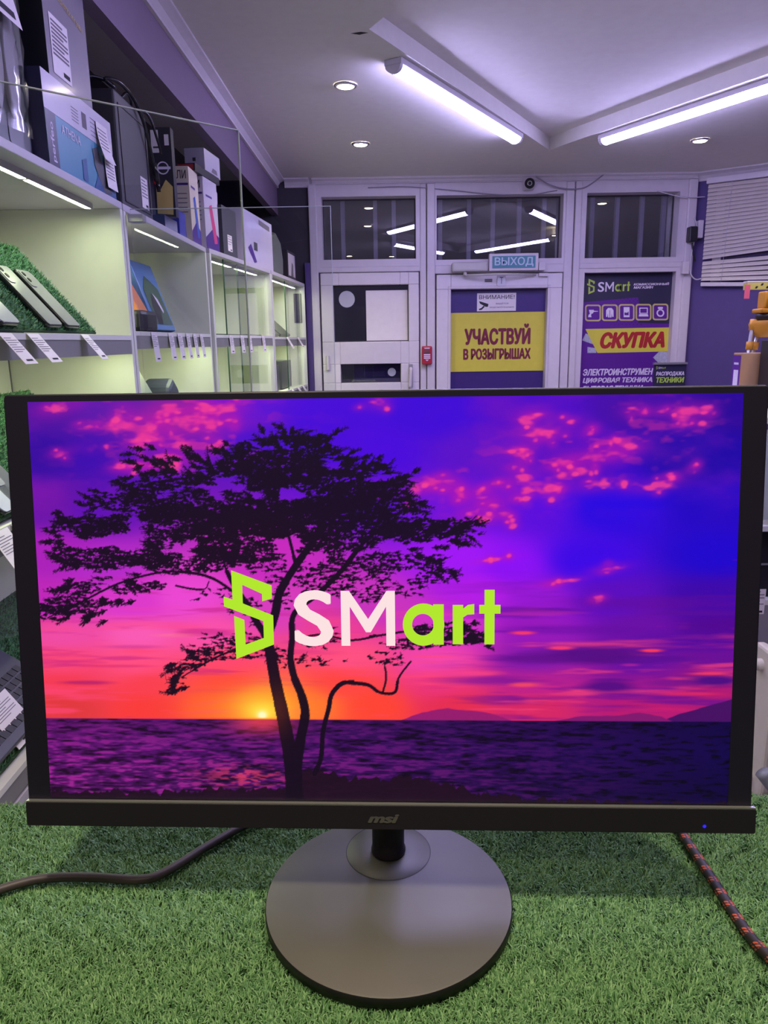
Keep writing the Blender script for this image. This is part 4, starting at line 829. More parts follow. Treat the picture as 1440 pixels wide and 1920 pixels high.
# ================================================================== COUNTER AND MONITOR
ZTURF = 1.158
m = MB(LAMG, LAMW); m.box(-0.56, 0.60, 0.20, 0.652, 1.115, 1.150); m.use(LAMW).box(-0.54, 0.58, 0.22, 0.635, 0.0, 1.115); tag(m.build('counter', bevel=0.002), 'white shop counter under the turf mat and monitor', 'counter')
MC, MR_, MD = V(-0.0068, 0.5346, 1.4057), unit(V(0.9993, -0.0366, 0.001)), V(-0.0035, -0.1211, -0.9926)
MN = unit(np.cross(MR_, MD)); MD = np.cross(MN, MR_)
MF = Fr(MC, MR_, -MD, -MN)                           # screen frame: x right, y up, z towards the viewer
PX, PY_, DX, DY = -0.004, 0.564, -0.004, 0.5125        # neck and foot centres
ZB0 = 1.161
def turf_skip(x, y): return ((x-DX)**2+(y-DY)**2 < 0.0975**2) & ((x-DX)**2+(y-DY)**2 < 0.094**2)
b = MB(TURFB); b.box(-0.56, 0.60, 0.20, 0.654, 1.151, ZTURF-0.001); mo = tag(b.build('turf_mat'), 'short green artificial turf mat covering the counter under the monitor', 'turf mat')
blades(Fr((0, 0, ZTURF-0.001)), -0.558, 0.598, 0.26, 0.654, 300000, 0.0058, 0.00095, TURF, 'fibres', mo, turf_skip, lean=1.0, jit=0.45)['kind'] = 'stuff'

mon = thing('monitor', 'large black monitor on a round foot showing a purple sunset with a lone tree', 'monitor', (DX, DY, ZB0))
BEZ = mat('bezel_black', rgb(38, 35, 48), 0.35); PANELB = mat('panel_black', rgb(38, 35, 52), 0.4, spec=0.35); CHIN = mat('chin_black', rgb(37, 31, 43), 0.5); BASEM = mat('base_charcoal', rgb(98, 98, 92), 0.42, 0.15, bump=0.03, bscale=900); BASED = mat('base_edge', rgb(30, 29, 32), 0.5)
SY0, SY1 = -0.1575, 0.1606
b = MB(BEZ); b.prism(rrect(-0.282, SY0-0.004, 0.2815, SY1, 0.0035), MF, -0.013, -0.0006); b.build('housing', mon, bevel=0.0012)
b = MB(BEZ); b.prism(rrect(-0.23, -0.12, 0.23, 0.11, 0.02), MF, -0.034, -0.0132); b.build('rear_cover', mon, bevel=0.006)
b = MB(PANELB); b.prism([(-0.2805, SY0), (0.280, SY0), (0.280, SY1-0.0012), (-0.2805, SY1-0.0012)], MF, -0.0006, 0.0); b.build('panel_border', mon)
b = MB(CHIN); b.prism(rrect(-0.282, -0.1768, 0.2832, -0.1572, 0.0015), MF, -0.016, 0.0040); ch = b.build('chin', mon, bevel=0.0006)
b = MB(SILV); b.prism([(-0.2815, -0.1572), (0.2828, -0.1572), (0.2828, -0.1563), (-0.2815, -0.1563)], MF, 0.0004, 0.0036); b.build('trim_strip', ch)
MSIM = mat('badge_grey', rgb(128, 122, 122), 0.35, 0.5)
b = MB(MSIM); b.text('msi', MF, -0.0118, 0.0128, -0.1712, -0.1640, 0.0043, bold=0.036, shear=0.3); b.build('badge', ch)
BLED = emat('power_led_blue', rgb(40, 30, 255), 2.2)
b = MB(BLED); b.disc(MF, 0.0013, 0.0042, 14, cx=0.2448, cy=-0.1710); b.build('power_led', ch)
# stand
F = Fr((PX, PY_, ZB0)); NECK = mat('neck_black', rgb(38, 30, 40), 0.35)
b = MB(NECK); b.lathe([(0.0148, 0.0105), (0.0148, 0.013), (0.0138, 0.0145), (0.0138, 0.26)], F, 32); b.build('neck', mon)
b = MB(BLK); b.box(-0.045+PX, 0.045+PX, 0.568, 0.580, 1.36, 1.45); b.build('mount_plate', mon, bevel=0.003)
F = Fr((DX, DY, ZB0))
b = MB(BASEM, BASED)
b.use(BASEM).lathe([(0.0001, 0.0090), (0.030, 0.0090), (0.0955, 0.0090), (0.0968, 0.0086)], F, 96, False, False)
b.use(BASED).lathe([(0.0968, 0.0086), (0.0974, 0.0078), (0.0974, 0.0006), (0.0962, 0.0)], F, 96, False, True); bo = b.build('base', mon)
b = MB(BASED, BASEM); F = Fr((PX, PY_, ZB0)); b.use(BASED).ring(F, 0.0361, 0.0366, 0.00915, 64); b.use(BASEM).lathe([(0.0361, 0.0091), (0.0358, 0.0094), (0.0148, 0.0094)], F, 64, False, False); b.build('swivel_cap', bo)

# ---- the picture on the screen: colours per vertex of a fine grid, painted from scratch
def vnoise(h, w_, cx, cy, seed):
    g = np.random.default_rng(seed).random((cy+3, cx+3)); y = np.linspace(0, cy, h, endpoint=False); x = np.linspace(0, cx, w_, endpoint=False)
    yi, xi = y.astype(int), x.astype(int); fy, fx = y-yi, x-xi; fy = fy*fy*(3-2*fy); fx = fx*fx*(3-2*fx)
    a = g[yi][:, xi]; b = g[yi][:, xi+1]; c = g[yi+1][:, xi]; d = g[yi+1][:, xi+1]
    return (a*(1-fx)+b*fx)*(1-fy)[:, None]+(c*(1-fx)+d*fx)*fy[:, None]
def fbm(h, w_, cx, cy, seed, oc=4):
    o = 0; s_ = 0; am = 1.0
    for k in range(oc): o = o+am*vnoise(h, w_, cx*2**k, cy*2**k, seed+k); s_ += am; am *= 0.55
    return o/s_
SW, SH = 816, 480
U0, U1, V0, V1 = -0.2635, 0.2635, -0.1555, 0.1553          # local x range, local y range of the picture
def uv(px, py):
    p = onP(px, py, MC, MN)-MC; return float((p @ MR_-U0)/(U1-U0)), float((V1+p @ MD)/(V1-V0))
def xy(px, py): a = uv(px, py); return a[0]*SW, a[1]*SH
gy, gx = np.mgrid[0:SH, 0:SW].astype(float)
CP = [(80,770,80,12,160),(200,760,90,20,170),(330,780,120,30,150),(450,760,90,10,210),(620,780,70,0,215),(800,770,62,0,215),(1000,780,70,0,200),(1200,770,70,5,165),(1370,760,40,0,150),
 (80,850,52,4,160),(180,860,62,5,175),(330,850,80,10,185),(500,830,70,5,205),(700,850,72,0,220),(900,850,90,10,200),(1100,850,70,0,195),(1300,850,28,0,165),
 (90,940,100,14,165),(180,950,95,10,180),(700,930,90,5,215),(850,950,110,10,215),(1000,950,90,5,220),(1150,950,38,0,225),(1340,950,34,0,195),
 (100,1040,170,30,185),(200,1060,180,40,200),(500,1050,200,40,190),(870,1050,160,20,245),(950,1060,140,10,245),(1100,1050,60,0,230),(1340,1040,30,0,205),
 (90,1130,190,36,185),(250,1130,220,55,205),(350,1120,235,70,210),(500,1140,215,60,190),(700,1140,200,50,190),(900,1110,180,25,230),(1000,1130,150,20,210),(1150,1120,90,5,190),(1330,1120,60,0,170),
 (120,1190,240,75,165),(260,1190,250,90,180),(400,1190,250,80,170),(640,1180,235,60,150),(850,1180,215,50,200),(1000,1180,150,20,185),(1200,1180,105,8,165),(1340,1180,80,0,145),
 (120,1240,250,70,120),(260,1240,255,78,130),(420,1240,255,70,110),(650,1230,255,80,130),(820,1240,245,70,170),(1000,1240,130,20,170),(1200,1240,100,10,160),(1350,1240,110,10,150),
 (120,1280,245,58,84),(280,1285,250,62,80),(420,1280,255,70,62),(640,1280,255,66,66),(830,1280,235,50,120),(1000,1280,190,30,140),(1200,1290,160,20,140),(1350,1280,170,20,120),
 (120,1325,225,56,62),(280,1325,250,58,58),(400,1325,255,85,50),(490,1320,255,160,60),(580,1320,255,110,50),(700,1325,255,66,52),(850,1325,230,44,80),(1000,1325,215,38,100),(1200,1325,190,24,110),(1350,1310,180,24,110)]
H, Wd = 60, 102                                               # coarse canvas for the smooth sky
cy_, cx_ = np.mgrid[0:H, 0:Wd].astype(float); acc = np.zeros((H, Wd, 3)); ws = np.zeros((H, Wd))
for px, py, r_, g_, b_ in CP:
    a, c = uv(px, py); d2 = ((cx_/Wd-a)*1.3)**2+((cy_/H-c)*1.45)**2; k = 1/(d2+0.0006)**2; acc += k[..., None]*V(r_, g_, b_); ws += k
acc /= ws[..., None]
def up(a):
    y = np.clip(gy[:, 0]/SH*H-0.0, 0, H-1.001); x = np.clip(gx[0]/SW*Wd, 0, Wd-1.001); yi, xi = y.astype(int), x.astype(int); fy, fx = (y-yi)[:, None, None], (x-xi)[None, :, None]
    return (a[yi][:, xi]*(1-fx)+a[yi][:, xi+1]*fx)*(1-fy)+(a[yi+1][:, xi]*(1-fx)+a[yi+1][:, xi+1]*fx)*fy
img = up(acc)
hz = xy(720, 1348)[1]
def mixin(col, al): 
    global img
    img = img*(1-al[..., None])+V(*col)*al[..., None]
def gauss(px, py, rx, ry, ang=0.0):
    a, c = xy(px, py); k = SW/1305.0; X, Y = gx-a, gy-c; ca, sa = math.cos(ang), math.sin(ang); return np.exp(-(((X*ca+Y*sa)/(rx*k))**2+((-X*sa+Y*ca)/(ry*k))**2))
sky = np.clip((hz-gy)/2.0, 0, 1)
# broad soft veil of pink through the blue
veil = np.clip((fbm(SH, SW, 7, 9, 11, 5)-0.47)*3.5, 0, 1)*np.clip((xy(0, 1010)[1]-gy)/60, 0, 1)
mixin((150, 20, 180), 0.42*veil)
# small lit cloudlets
fine = fbm(SH, SW, 34, 46, 31, 3)
CL = [(105,765,26,9),(225,795,20,8),(262,830,22,8),(305,772,30,12),(332,792,26,12),(372,772,24,13),(392,790,18,14),(425,765,22,8),(275,822,22,10),(335,832,14,9),(310,856,34,7),(300,872,40,6),(325,875,14,8),(400,838,9,9),(230,775,14,14),(285,800,14,10),(385,770,12,18),(165,800,16,5),(110,850,14,6),(250,872,26,5),(440,790,8,8),(710,752,12,8),
 (777,918,16,8),(812,905,18,9),(842,905,12,8),(860,920,14,9),(905,930,18,8),(925,945,16,8),(930,905,14,5),(975,895,20,7),(990,918,22,6),(1034,915,16,6),(965,935,8,5),(1058,866,18,7),(1090,880,14,7),(1052,890,9,6),(1108,856,32,8),(1150,850,26,8),(1180,838,14,6),(980,845,10,7),(982,858,7,7),(1070,790,9,6),(1105,810,10,5),(1000,812,14,6),(1025,812,12,5),(985,786,12,8),(1292,768,16,10),(1284,788,12,8),(1325,765,12,6),(1240,770,12,6),(1185,768,12,6),(905,972,26,6),(880,960,16,6),(945,962,10,6),(1225,910,30,8),(1298,880,9,5),(1260,895,9,5),(1120,908,26,8),(1050,1090,26,3.5),(1120,1125,9,3),(925,1048,18,3),(1140,1065,20,5)]
fine2 = fbm(SH, SW, 80, 96, 41, 2); rs = np.random.default_rng(3)
CL = CL+[(px+rs.normal(0, rx*1.5), py+rs.normal(0, ry*1.6), rs.uniform(4, 9), rs.uniform(3, 5.5)) for px, py, rx, ry in CL for _ in range(2)]
for i, (px, py, rx, ry) in enumerate(CL):
    g = gauss(px, py, rx*1.9, ry*1.9, -0.15); mixin((190, 20, 170), 0.35*np.clip(g*1.3, 0, 1))
    g = gauss(px, py, rx*1.15, ry*1.25, -0.12); mixin((244, 66, 150), np.clip((g-0.42+(fine-0.5)*1.5+(fine2-0.5)*1.1)*1.6, 0, 1)*0.85*np.clip(g*2, 0, 1))
sp = np.clip((fine-0.56)*6, 0, 1)*np.clip((xy(0, 1010)[1]-gy)/80, 0, 1)*np.clip(gauss(330, 800, 170, 90)+gauss(960, 900, 190, 60, -0.25)+0.6*gauss(1240, 800, 160, 60, -0.2), 0, 1); mixin((235, 50, 150), 0.6*sp)
# streaks of cloud near the horizon
st = fbm(SH, SW, 6, 46, 51, 4); band = np.clip((gy-xy(0, 1060)[1])/50, 0, 1)*sky
mixin((90, 8, 150), 0.65*np.clip((st-0.53)*5, 0, 1)*band*np.clip((gx-0.55*SW)/(0.15*SW), 0, 1))
st2 = fbm(SH, SW, 7, 52, 71, 4); mixin((255, 70, 120), 0.65*np.clip((st2-0.57)*6, 0, 1)*band*np.clip((gy-xy(0, 1120)[1])/60, 0, 1))
st3 = fbm(SH, SW, 8, 60, 91, 4); mixin((190, 30, 130), 0.5*np.clip((st3-0.56)*6, 0, 1)*band*np.clip((0.5*SW-gx)/(0.2*SW), 0, 1)*np.clip((xy(0, 1300)[1]-gy)/20, 0, 1))
for px, py, rx, ry, c_, al in ((1110,1228,120,18,(84,6,130),0.95),(1000,1235,70,10,(100,10,140),0.8),(1140,1285,48,11,(84,6,130),0.95),(1340,1275,60,12,(70,6,130),0.95),(1260,1280,60,8,(110,14,140),0.6),(930,1275,110,10,(120,14,150),0.7),(1220,1130,190,14,(100,4,150),0.5),(1080,1180,150,10,(96,4,160),0.45),(1300,1200,100,24,(84,4,160),0.6),
        (1220,1219,22,3.5,(255,60,90),0.95),(1180,1246,20,3,(200,40,150),0.6),(1050,1214,26,4,(255,60,110),0.9),(980,1186,24,4,(255,60,100),0.9),(1290,1300,60,4,(255,50,90),0.5),(1330,1262,40,3,(255,60,90),0.8),(1240,1330,70,5,(210,30,110),0.6),(980,1283,30,5,(255,80,90),0.7),(860,1262,60,5,(240,60,150),0.6),(160,1279,50,4,(170,26,110),0.7),(250,1212,60,4,(200,50,140),0.5),(330,1190,50,4,(255,120,150),0.5),(220,1248,70,3,(210,40,110),0.5)):
    mixin(c_, np.clip(gauss(px, py, rx, ry)*1.6-0.25+(st-0.5)*0.8, 0, 1)*al*sky)
# sun and its glow
mixin((255, 130, 40), 0.9*gauss(490, 1330, 120, 46)*sky); mixin((255, 190, 50), 0.9*gauss(495, 1328, 58, 34)*sky); mixin((255, 225, 70), gauss(492, 1334, 30, 18)*sky); mixin((255, 250, 190), np.clip(gauss(491, 1340, 9, 8)*1.4, 0, 1)*sky)
# far islands
for P, c_ in (([(1236,1350),(1270,1338),(1320,1324),(1372,1309),(1390,1350)], (70, 12, 98)), ([(745,1350),(790,1334),(840,1326),(880,1330),(925,1338),(960,1350)], (150, 26, 110)), ([(1040,1350),(1090,1341),(1160,1339),(1200,1335),(1240,1341),(1260,1350)], (128, 22, 110))):
    q = [xy(*p) for p in P]; top = np.interp(gx[0], [a for a, _ in q], [c for _, c in q], left=1e4, right=1e4)
    mixin(c_, np.clip(gy-top[None]-(fine-0.5)*3, 0, 1))
# sea
sea = np.clip((gy-hz)/1.2, 0, 1); t = np.clip(gx/SW, 0, 1); dd = np.clip((gy-hz)/(SH-hz), 0, 1)
base = (1-t)[..., None]*V(96, 16, 112)+t[..., None]*V(18, 2, 72); base = base*(1-0.35*np.abs(dd-0.35))[..., None]
rp = fbm(SH, SW, 34, 170, 101, 3); rp2 = fbm(SH, SW, 90, 230, 131, 2); lit = np.clip((rp*0.6+rp2*0.4-0.50)*7, 0, 1)*np.clip(1.15-1.25*t, 0.0, 1)*np.clip(0.35+dd*1.1, 0, 1); dk = np.clip((0.47-rp*0.6-rp2*0.4)*6, 0, 1)
base = base*(1-0.6*dk)[..., None]; base = base*(1-0.75*lit)[..., None]+V(176, 40, 158)*(0.75*lit)[..., None]
refl = gauss(490, 1350, 60, 26)+0.75*gauss(460, 1455, 90, 22)*np.clip((rp2-0.45)*6, 0, 1); base = base*(1-np.clip(refl, 0, 1)*0.75)[..., None]+V(255, 72, 80)*(np.clip(refl, 0, 1)*0.75)[..., None]
img = img*(1-sea[..., None])+base*sea[..., None]
# tree: strokes stamped on a double-size mask
M2 = np.zeros((SH*2, SW*2), bool)
def stamp(X, Y, R):
    for dy in range(-R, R+1):
        for dx in range(-R, R+1):
            if dx*dx+dy*dy <= R*R+0.5:
                yy = (Y+dy).astype(int); xx = (X+dx).astype(int); k = (yy >= 0) & (yy < SH*2) & (xx >= 0) & (xx < SW*2); M2[yy[k], xx[k]] = True
def limb(pts, w0, w1):
    P = np.array(smooth_path([V(*[2*q for q in xy(*p)], 0) for p in pts], 14)); 
    for i in range(len(P)-1):
        n = int(np.linalg.norm(P[i+1]-P[i]))+1; t_ = np.linspace(0, 1, n); R = int(round((w0+(w1-w0)*i/len(P))*0.62)); stamp(P[i, 0]+(P[i+1, 0]-P[i, 0])*t_, P[i, 1]+(P[i+1, 1]-P[i, 1])*t_, max(0, R))
limb([(552,1515),(549,1460),(543,1410),(530,1340),(517,1280),(508,1230),(500,1190)], 31, 17)
limb([(560,1515),(556,1450),(563,1390),(572,1340),(566,1305),(552,1270),(545,1235),(548,1195)], 22, 10)
limb([(590,1450),(602,1420),(606,1370),(616,1330),(622,1302),(640,1282),(662,1278)], 9, 7); limb([(655,1280),(690,1284),(712,1298),(740,1298),(748,1270),(770,1240)], 7, 3); limb([(718,1298),(724,1270),(720,1240)], 4, 2)
limb([(500,1195),(478,1160),(462,1130),(440,1100),(425,1070)], 14, 7); limb([(500,1195),(516,1150),(525,1110),(555,1060),(590,1010),(610,960)], 18, 9); limb([(548,1195),(552,1150),(600,1110),(640,1070),(680,1020),(720,990),(770,985)], 11, 5)
limb([(465,1130),(400,1085),(340,1072),(290,1075),(220,1095),(150,1130),(90,1158)], 5, 2); limb([(425,1070),(410,1030),(380,990)], 4, 2); limb([(330,1098),(360,1104),(384,1104),(392,1090)], 3, 2); limb([(555,1060),(540,1000),(520,940),(540,870)], 6, 2); limb([(590,1010),(640,960),(700,930),(760,925)], 5, 2)
limb([(548,1200),(600,1190),(660,1200),(720,1190),(800,1180),(870,1190)], 4, 2); limb([(500,1200),(450,1215),(400,1235),(340,1270)], 5, 2); limb([(770,985),(830,1000),(890,985),(918,975)], 4, 1)
EL = [(548,868,118,44,1.25),(600,910,150,46,1.25),(470,905,110,30,1.1),(400,940,150,42,1.15),(300,905,80,22,0.7),(270,950,110,30,0.95),(200,985,110,26,1.05),(130,985,60,14,0.6),(300,1000,150,46,1.3),(430,1010,140,42,1.3),(540,960,120,50,1.35),(620,985,110,46,1.25),(700,930,80,36,1.1),(740,975,60,24,0.9),(690,905,60,26,0.7),
 (230,1040,130,26,1.15),(330,1050,120,24,1.05),(160,1060,70,14,0.6),(200,1100,110,16,0.95),(130,1135,66,15,1.1),(100,1155,40,14,0.7),(800,1000,72,22,1.15),(770,1002,50,24,0.9),(860,1000,50,14,0.6),(885,978,40,9,0.6),(750,1055,80,22,0.75),(660,1060,90,26,0.6),(560,1060,90,34,0.55),(600,1110,110,26,0.35),(700,1105,90,22,0.45),(800,1085,40,14,0.5),
 (830,1190,56,22,1.15),(790,1210,56,16,0.8),(870,1195,34,14,0.6),(640,1200,70,22,0.3),(440,1225,90,20,0.75),(370,1245,60,14,0.8),(335,1275,26,8,0.6),(460,1195,70,16,0.6),(690,1235,60,16,0.55),(640,1240,60,12,0.4),(740,1235,46,16,0.4),(420,1120,60,16,0.35),(560,1240,60,12,0.45),(480,1150,60,30,0.25),(560,830,70,22,0.8),(500,850,70,16,0.7)]
rng = np.random.default_rng(5); k2 = 2*SW/1305.0
for cx0, cy0, rx, ry, den in EL:
    a0, c0 = xy(cx0, cy0); n = int(rx*ry*(0.13*den**2.2+0.02)); r0 = np.sqrt(rng.random(n))*1.12; th = rng.uniform(0, 2*np.pi, n)
    X = 2*a0+r0*np.cos(th)*rx*k2; Y = 2*c0+r0*np.sin(th)*ry*k2; side = np.sign(X-2*xy(545, 0+1000)[0]); an = np.where(side < 0, np.pi, 0)+rng.normal(0, 0.42, n)-0.18*side
    an = np.where(rng.random(n) < 0.3, rng.uniform(0, 2*np.pi, n), an); ln = rng.uniform(6, 22, n)*k2/1.25
    cl = np.clip(fbm(SH, SW, 20, 26, 301, 3)[np.clip((Y/2).astype(int), 0, SH-1), np.clip((X/2).astype(int), 0, SW-1)], 0, 1)
    kp = cl > 0.24+0.23*np.clip(r0, 0, 1)**2+(0.06 if den < 1 else 0.0); X, Y, an, ln = X[kp], Y[kp], an[kp], ln[kp]; n = len(X)
    if n == 0: continue
    for s_ in np.linspace(0, 1, 16):
        XX = X+np.cos(an)*ln*s_; YY = Y-np.abs(np.sin(an))*ln*s_*0.45+s_*s_*2; tk = s_ < 0.6
        stamp(XX, YY, 2 if s_ < 0.3 else (1 if tk else 0))
    m2 = int(n*0.9); j = rng.integers(0, max(1, n), m2); off = rng.uniform(0, 1, m2); sg = rng.choice([-1, 1], m2)
    for s_ in np.linspace(0, 1, 6):                                          # side leaflets
        stamp(X[j]+np.cos(an[j])*ln[j]*off+np.cos(an[j]+sg*0.9)*s_*7, Y[j]-np.abs(np.sin(an[j]))*ln[j]*off*0.45-np.sin(an[j]+sg*0.9)*s_*7, 0)
# long feathery twigs reaching out of the crown
TW = [(300,880,-150),(260,862,-170),(330,890,-160),(420,850,-155),(250,905,-175),(190,940,-170),(130,980,-175),(110,1010,172),(150,1050,168),(130,1095,165),(110,1140,165),(180,1150,160),(520,832,-150),(560,832,-120),(600,835,-50),(640,855,-25),(690,880,-30),(740,905,-20),(780,940,-10),(800,990,0),(870,985,-12),(850,1010,10),(800,1040,12),(820,1070,15),(640,880,-30),(470,842,-165),(450,870,-165),(380,905,-165),(220,1120,165),(260,1090,170),(340,1250,160),(380,1225,170),(330,1280,150),(860,1185,-10),(880,1200,10),(720,1000,-20),(400,880,-150),(360,870,-158),(500,848,-155)]
for px, py, dg in TW:
    a0, c0 = xy(px, py)
    for q in range(7):
        a_ = math.radians(dg+rng.normal(0, 16)); L_ = rng.uniform(18, 48)*k2/1.25; x0_ = 2*a0+rng.normal(0, 18); y0_ = 2*c0+rng.normal(0, 10); t_ = np.linspace(0, 1, 50); bend = rng.normal(0, 0.25)
        X_ = x0_+np.cos(a_+bend*t_)*L_*t_; Y_ = y0_+np.sin(a_+bend*t_)*L_*t_; stamp(X_, Y_, 0); stamp(X_[:25], Y_[:25], 1)
        for j_ in range(6, 50, 4):
            for sg in (-1, 1):
                l_ = rng.uniform(5, 12)*(1-0.5*t_[j_]); u_ = np.linspace(0, 1, 8); b_ = a_+sg*rng.uniform(0.4, 0.9); stamp(X_[j_]+np.cos(b_)*l_*u_, Y_[j_]+np.sin(b_)*l_*u_, 0 if j_ > 24 else 1)
# rocks and bushes along the lower edge
edge = np.interp(gx[0], [xy(p, 1480)[0] for p in (90, 130, 200, 235, 300, 400, 480, 540, 575, 600, 625, 640, 680, 720, 760, 800, 850, 880, 900, 940, 1000, 1100, 1200, 1380)], [xy(700, q)[1] for q in (1482, 1490, 1484, 1490, 1488, 1480, 1482, 1478, 1447, 1446, 1448, 1460, 1456, 1462, 1455, 1462, 1470, 1478, 1484, 1488, 1493, 1497, 1499, 1500)])
edge = edge+6*(vnoise(1, SW, 120, 1, 201)[0]-0.5)+5*(vnoise(1, SW, 300, 1, 205)[0]-0.5)
rock = np.clip(gy-edge[None], 0, 1); mixin((30, 9, 30), rock*0.93)
tm = M2.reshape(SH, 2, SW, 2).mean((1, 3))
mixin((20, 6, 28), np.clip(tm*1.15, 0, 1)*0.96)
mixin((150, 60, 30), np.clip(tm, 0, 1)*gauss(520, 1330, 26, 50)*0.35)
lin = np.clip(img, 0, 255)/255.0; lin = np.where(lin <= 0.04045, lin/12.92, ((lin+0.055)/1.055)**2.4)
scr = MB()
ux = U0+(gx+0.5)/SW*(U1-U0); vy = V1-(gy+0.5)/SH*(V1-V0)
co = (MF.o[None, None]+ux[..., None]*MF.x+vy[..., None]*MF.y+0.0003*MF.z-np.array(mon['_o'])).reshape(-1, 3)
me = bpy.data.meshes.new('screen'); nv = SW*SH; me.vertices.add(nv); me.vertices.foreach_set('co', co.astype(np.float32).ravel())
i0 = (np.arange(SH-1)[:, None]*SW+np.arange(SW-1)[None]).ravel(); q4 = np.stack([i0+SW, i0+SW+1, i0+1, i0], 1); nf = len(q4)
me.loops.add(4*nf); me.loops.foreach_set('vertex_index', q4.astype(np.int32).ravel()); me.polygons.add(nf); me.polygons.foreach_set('loop_start', (np.arange(nf)*4).astype(np.int32)); me.polygons.foreach_set('loop_total', np.full(nf, 4, np.int32))
at = me.color_attributes.new('picture', 'FLOAT_COLOR', 'POINT'); at.data.foreach_set('color', np.concatenate([lin.reshape(-1, 3), np.ones((nv, 1))], 1).astype(np.float32).ravel())
SCM = bpy.data.materials.new('screen_picture'); SCM.use_nodes = True; nt = SCM.node_tree; pb = nt.nodes['Principled BSDF']; an_ = nt.nodes.new('ShaderNodeAttribute'); an_.attribute_name = 'picture'
pb.inputs['Base Color'].default_value = (0.004, 0.004, 0.005, 1); pb.inputs['Roughness'].default_value = 0.4; pb.inputs['Specular IOR Level'].default_value = 0.3
nt.links.new(an_.outputs['Color'], pb.inputs['Emission Color']); pb.inputs['Emission Strength'].default_value = 1.0
me.materials.append(SCM); me.update(calc_edges=True)
so = bpy.data.objects.new('screen', me); COL.objects.link(so); so.parent = mon; so['_o'] = mon['_o']
LGR = emat('screen_lime', rgb(178, 232, 48), 1.0); LWH = emat('screen_white', rgb(252, 226, 226), 1.0)
b = MB(LGR, LWH); pa, pc = onP(418, 1235, MC, MN)-MC, onP(938, 1069, MC, MN)-MC
shop_logo(b, MF, -0.1196, 0.0900, -0.0421, 0.0268, LGR, LWH, 0.0006, 0.0001)
b.build('screen_logo', so)

# cables lying on the turf
def cable_mat():
    m = mat('braided_sleeve', rgb(44, 38, 40), 0.55, var=0.0); nt = m.node_tree; u = nt.nodes.new('ShaderNodeUVMap'); sx = nt.nodes.new('ShaderNodeSeparateXYZ'); nt.links.new(u.outputs[0], sx.inputs[0])
    def mth(op, a, b_=None):
        n = nt.nodes.new('ShaderNodeMath'); n.operation = op
        for i, q in enumerate((a, b_)):
            if q is None: continue
            if isinstance(q, (int, float)): n.inputs[i].default_value = q
            else: nt.links.new(q, n.inputs[i])
        return n.outputs[0]
    L = mth('MULTIPLY', sx.outputs[0], 1/0.0135); R = mth('MULTIPLY', sx.outputs[1], 4.0)
    patch = mth('LESS_THAN', mth('FRACT', mth('ADD', L, mth('MULTIPLY', mth('FRACT', mth('MULTIPLY', R, 0.5)), 0.3))), 0.42)
    weave = mth('LESS_THAN', mth('FRACT', mth('MULTIPLY', mth('ADD', L, mth('MULTIPLY', R, 0.35)), 5.0)), 0.62); rows = mth('LESS_THAN', mth('FRACT', mth('MULTIPLY', R, 1.5)), 0.68)
    f = mth('MULTIPLY', mth('MULTIPLY', patch, weave), rows); mx = nt.nodes.new('ShaderNodeMix'); mx.data_type = 'RGBA'
    mx.inputs['A'].default_value = rgb(44, 38, 40)+(1,); mx.inputs['B'].default_value = rgb(206, 92, 62)+(1,); nt.links.new(f, mx.inputs['Factor']); nt.links.new(mx.outputs['Result'], nt.nodes['Principled BSDF'].inputs['Base Color']); return m
ZCB = ZTURF+0.0085
pts = [onZ(x, y, ZCB) for x, y in ((-200, 1740), (-60, 1690), (0, 1668), (60, 1651), (110, 1645), (180, 1645), (265, 1649), (312, 1634), (380, 1592), (450, 1552))]+[V(-0.118, 0.618, ZCB), V(-0.07, 0.640, ZCB), V(-0.03, 0.625, ZCB+0.02), V(-0.02, 0.606, 1.26), V(-0.02, 0.600, 1.33)]
b = MB(mat('power_cord_grey', rgb(72, 62, 64), 0.45)); b.tube(smooth_path(pts, 8), 0.0038, 12); tag(b.build('power_cable'), 'plain dark grey power cord running left across the turf from behind the monitor', 'cable')
pts = [V(0.10, 0.606, 1.33), V(0.17, 0.635, 1.22), V(0.235, 0.625, ZCB+0.008)]+[onZ(x, y, ZCB) for x, y in ((1268, 1548), (1290, 1580), (1330, 1640), (1375, 1710), (1410, 1760), (1447, 1800), (1500, 1850), (1570, 1930), (1640, 2040))]
b = MB(cable_mat()); b.tube(smooth_path(pts, 10), 0.0041, 14); tag(b.build('braided_cable'), 'black and orange braided cable on the turf at the right', 'cable')

# ================================================================== RIGHT SIDE OF THE SHOP
RK = mat('rack_pale', rgb(196, 206, 190), 0.5)
r = thing('goods_rack', 'pale goods rack on the right carrying the tripod and carton, mostly behind the monitor', 'rack', (1.6, 2.75, 0))
for z in (0.72, 0.98, 1.34): MB(LAMW).box(1.19, 2.1, 2.42, 3.15, z-0.02, z).build('shelf', r, bevel=0.002)
MB(RK).box(1.19, 2.1, 2.425, 2.435, 1.0, 1.30).build('front_panel', r)
for x, y in ((1.50, 2.50), (2.06, 2.46), (1.50, 3.11), (2.06, 3.11)): MB(SILV).box(x, x+0.03, y, y+0.03, 0.0, 1.32).build('post', r)
b = MB(BLK, SILV); b.box(1.20, 1.46, 2.45, 2.75, 0.7205, 0.955); b.use(SILV).box(1.20, 1.46, 2.446, 2.45, 0.835, 0.842); tag(b.build('black_case', bevel=0.003), 'black case with a thin bright line, on the right rack beside the monitor edge', 'case')
fr = facing((1.22, 2.418, 0.70), (0, -1, 0)); b = MB(PAPER, INK, INKD); note(b, fr, 0.0, 0.06, -0.03, 0.06, 5); tag(b.build('price_tag'), 'white price tag on the front edge of the right rack', 'price tag')
r = thing('oil_radiator', 'cream ribbed oil radiator standing on the floor beside the monitor edge', 'radiator', (1.38, 2.28, 0))
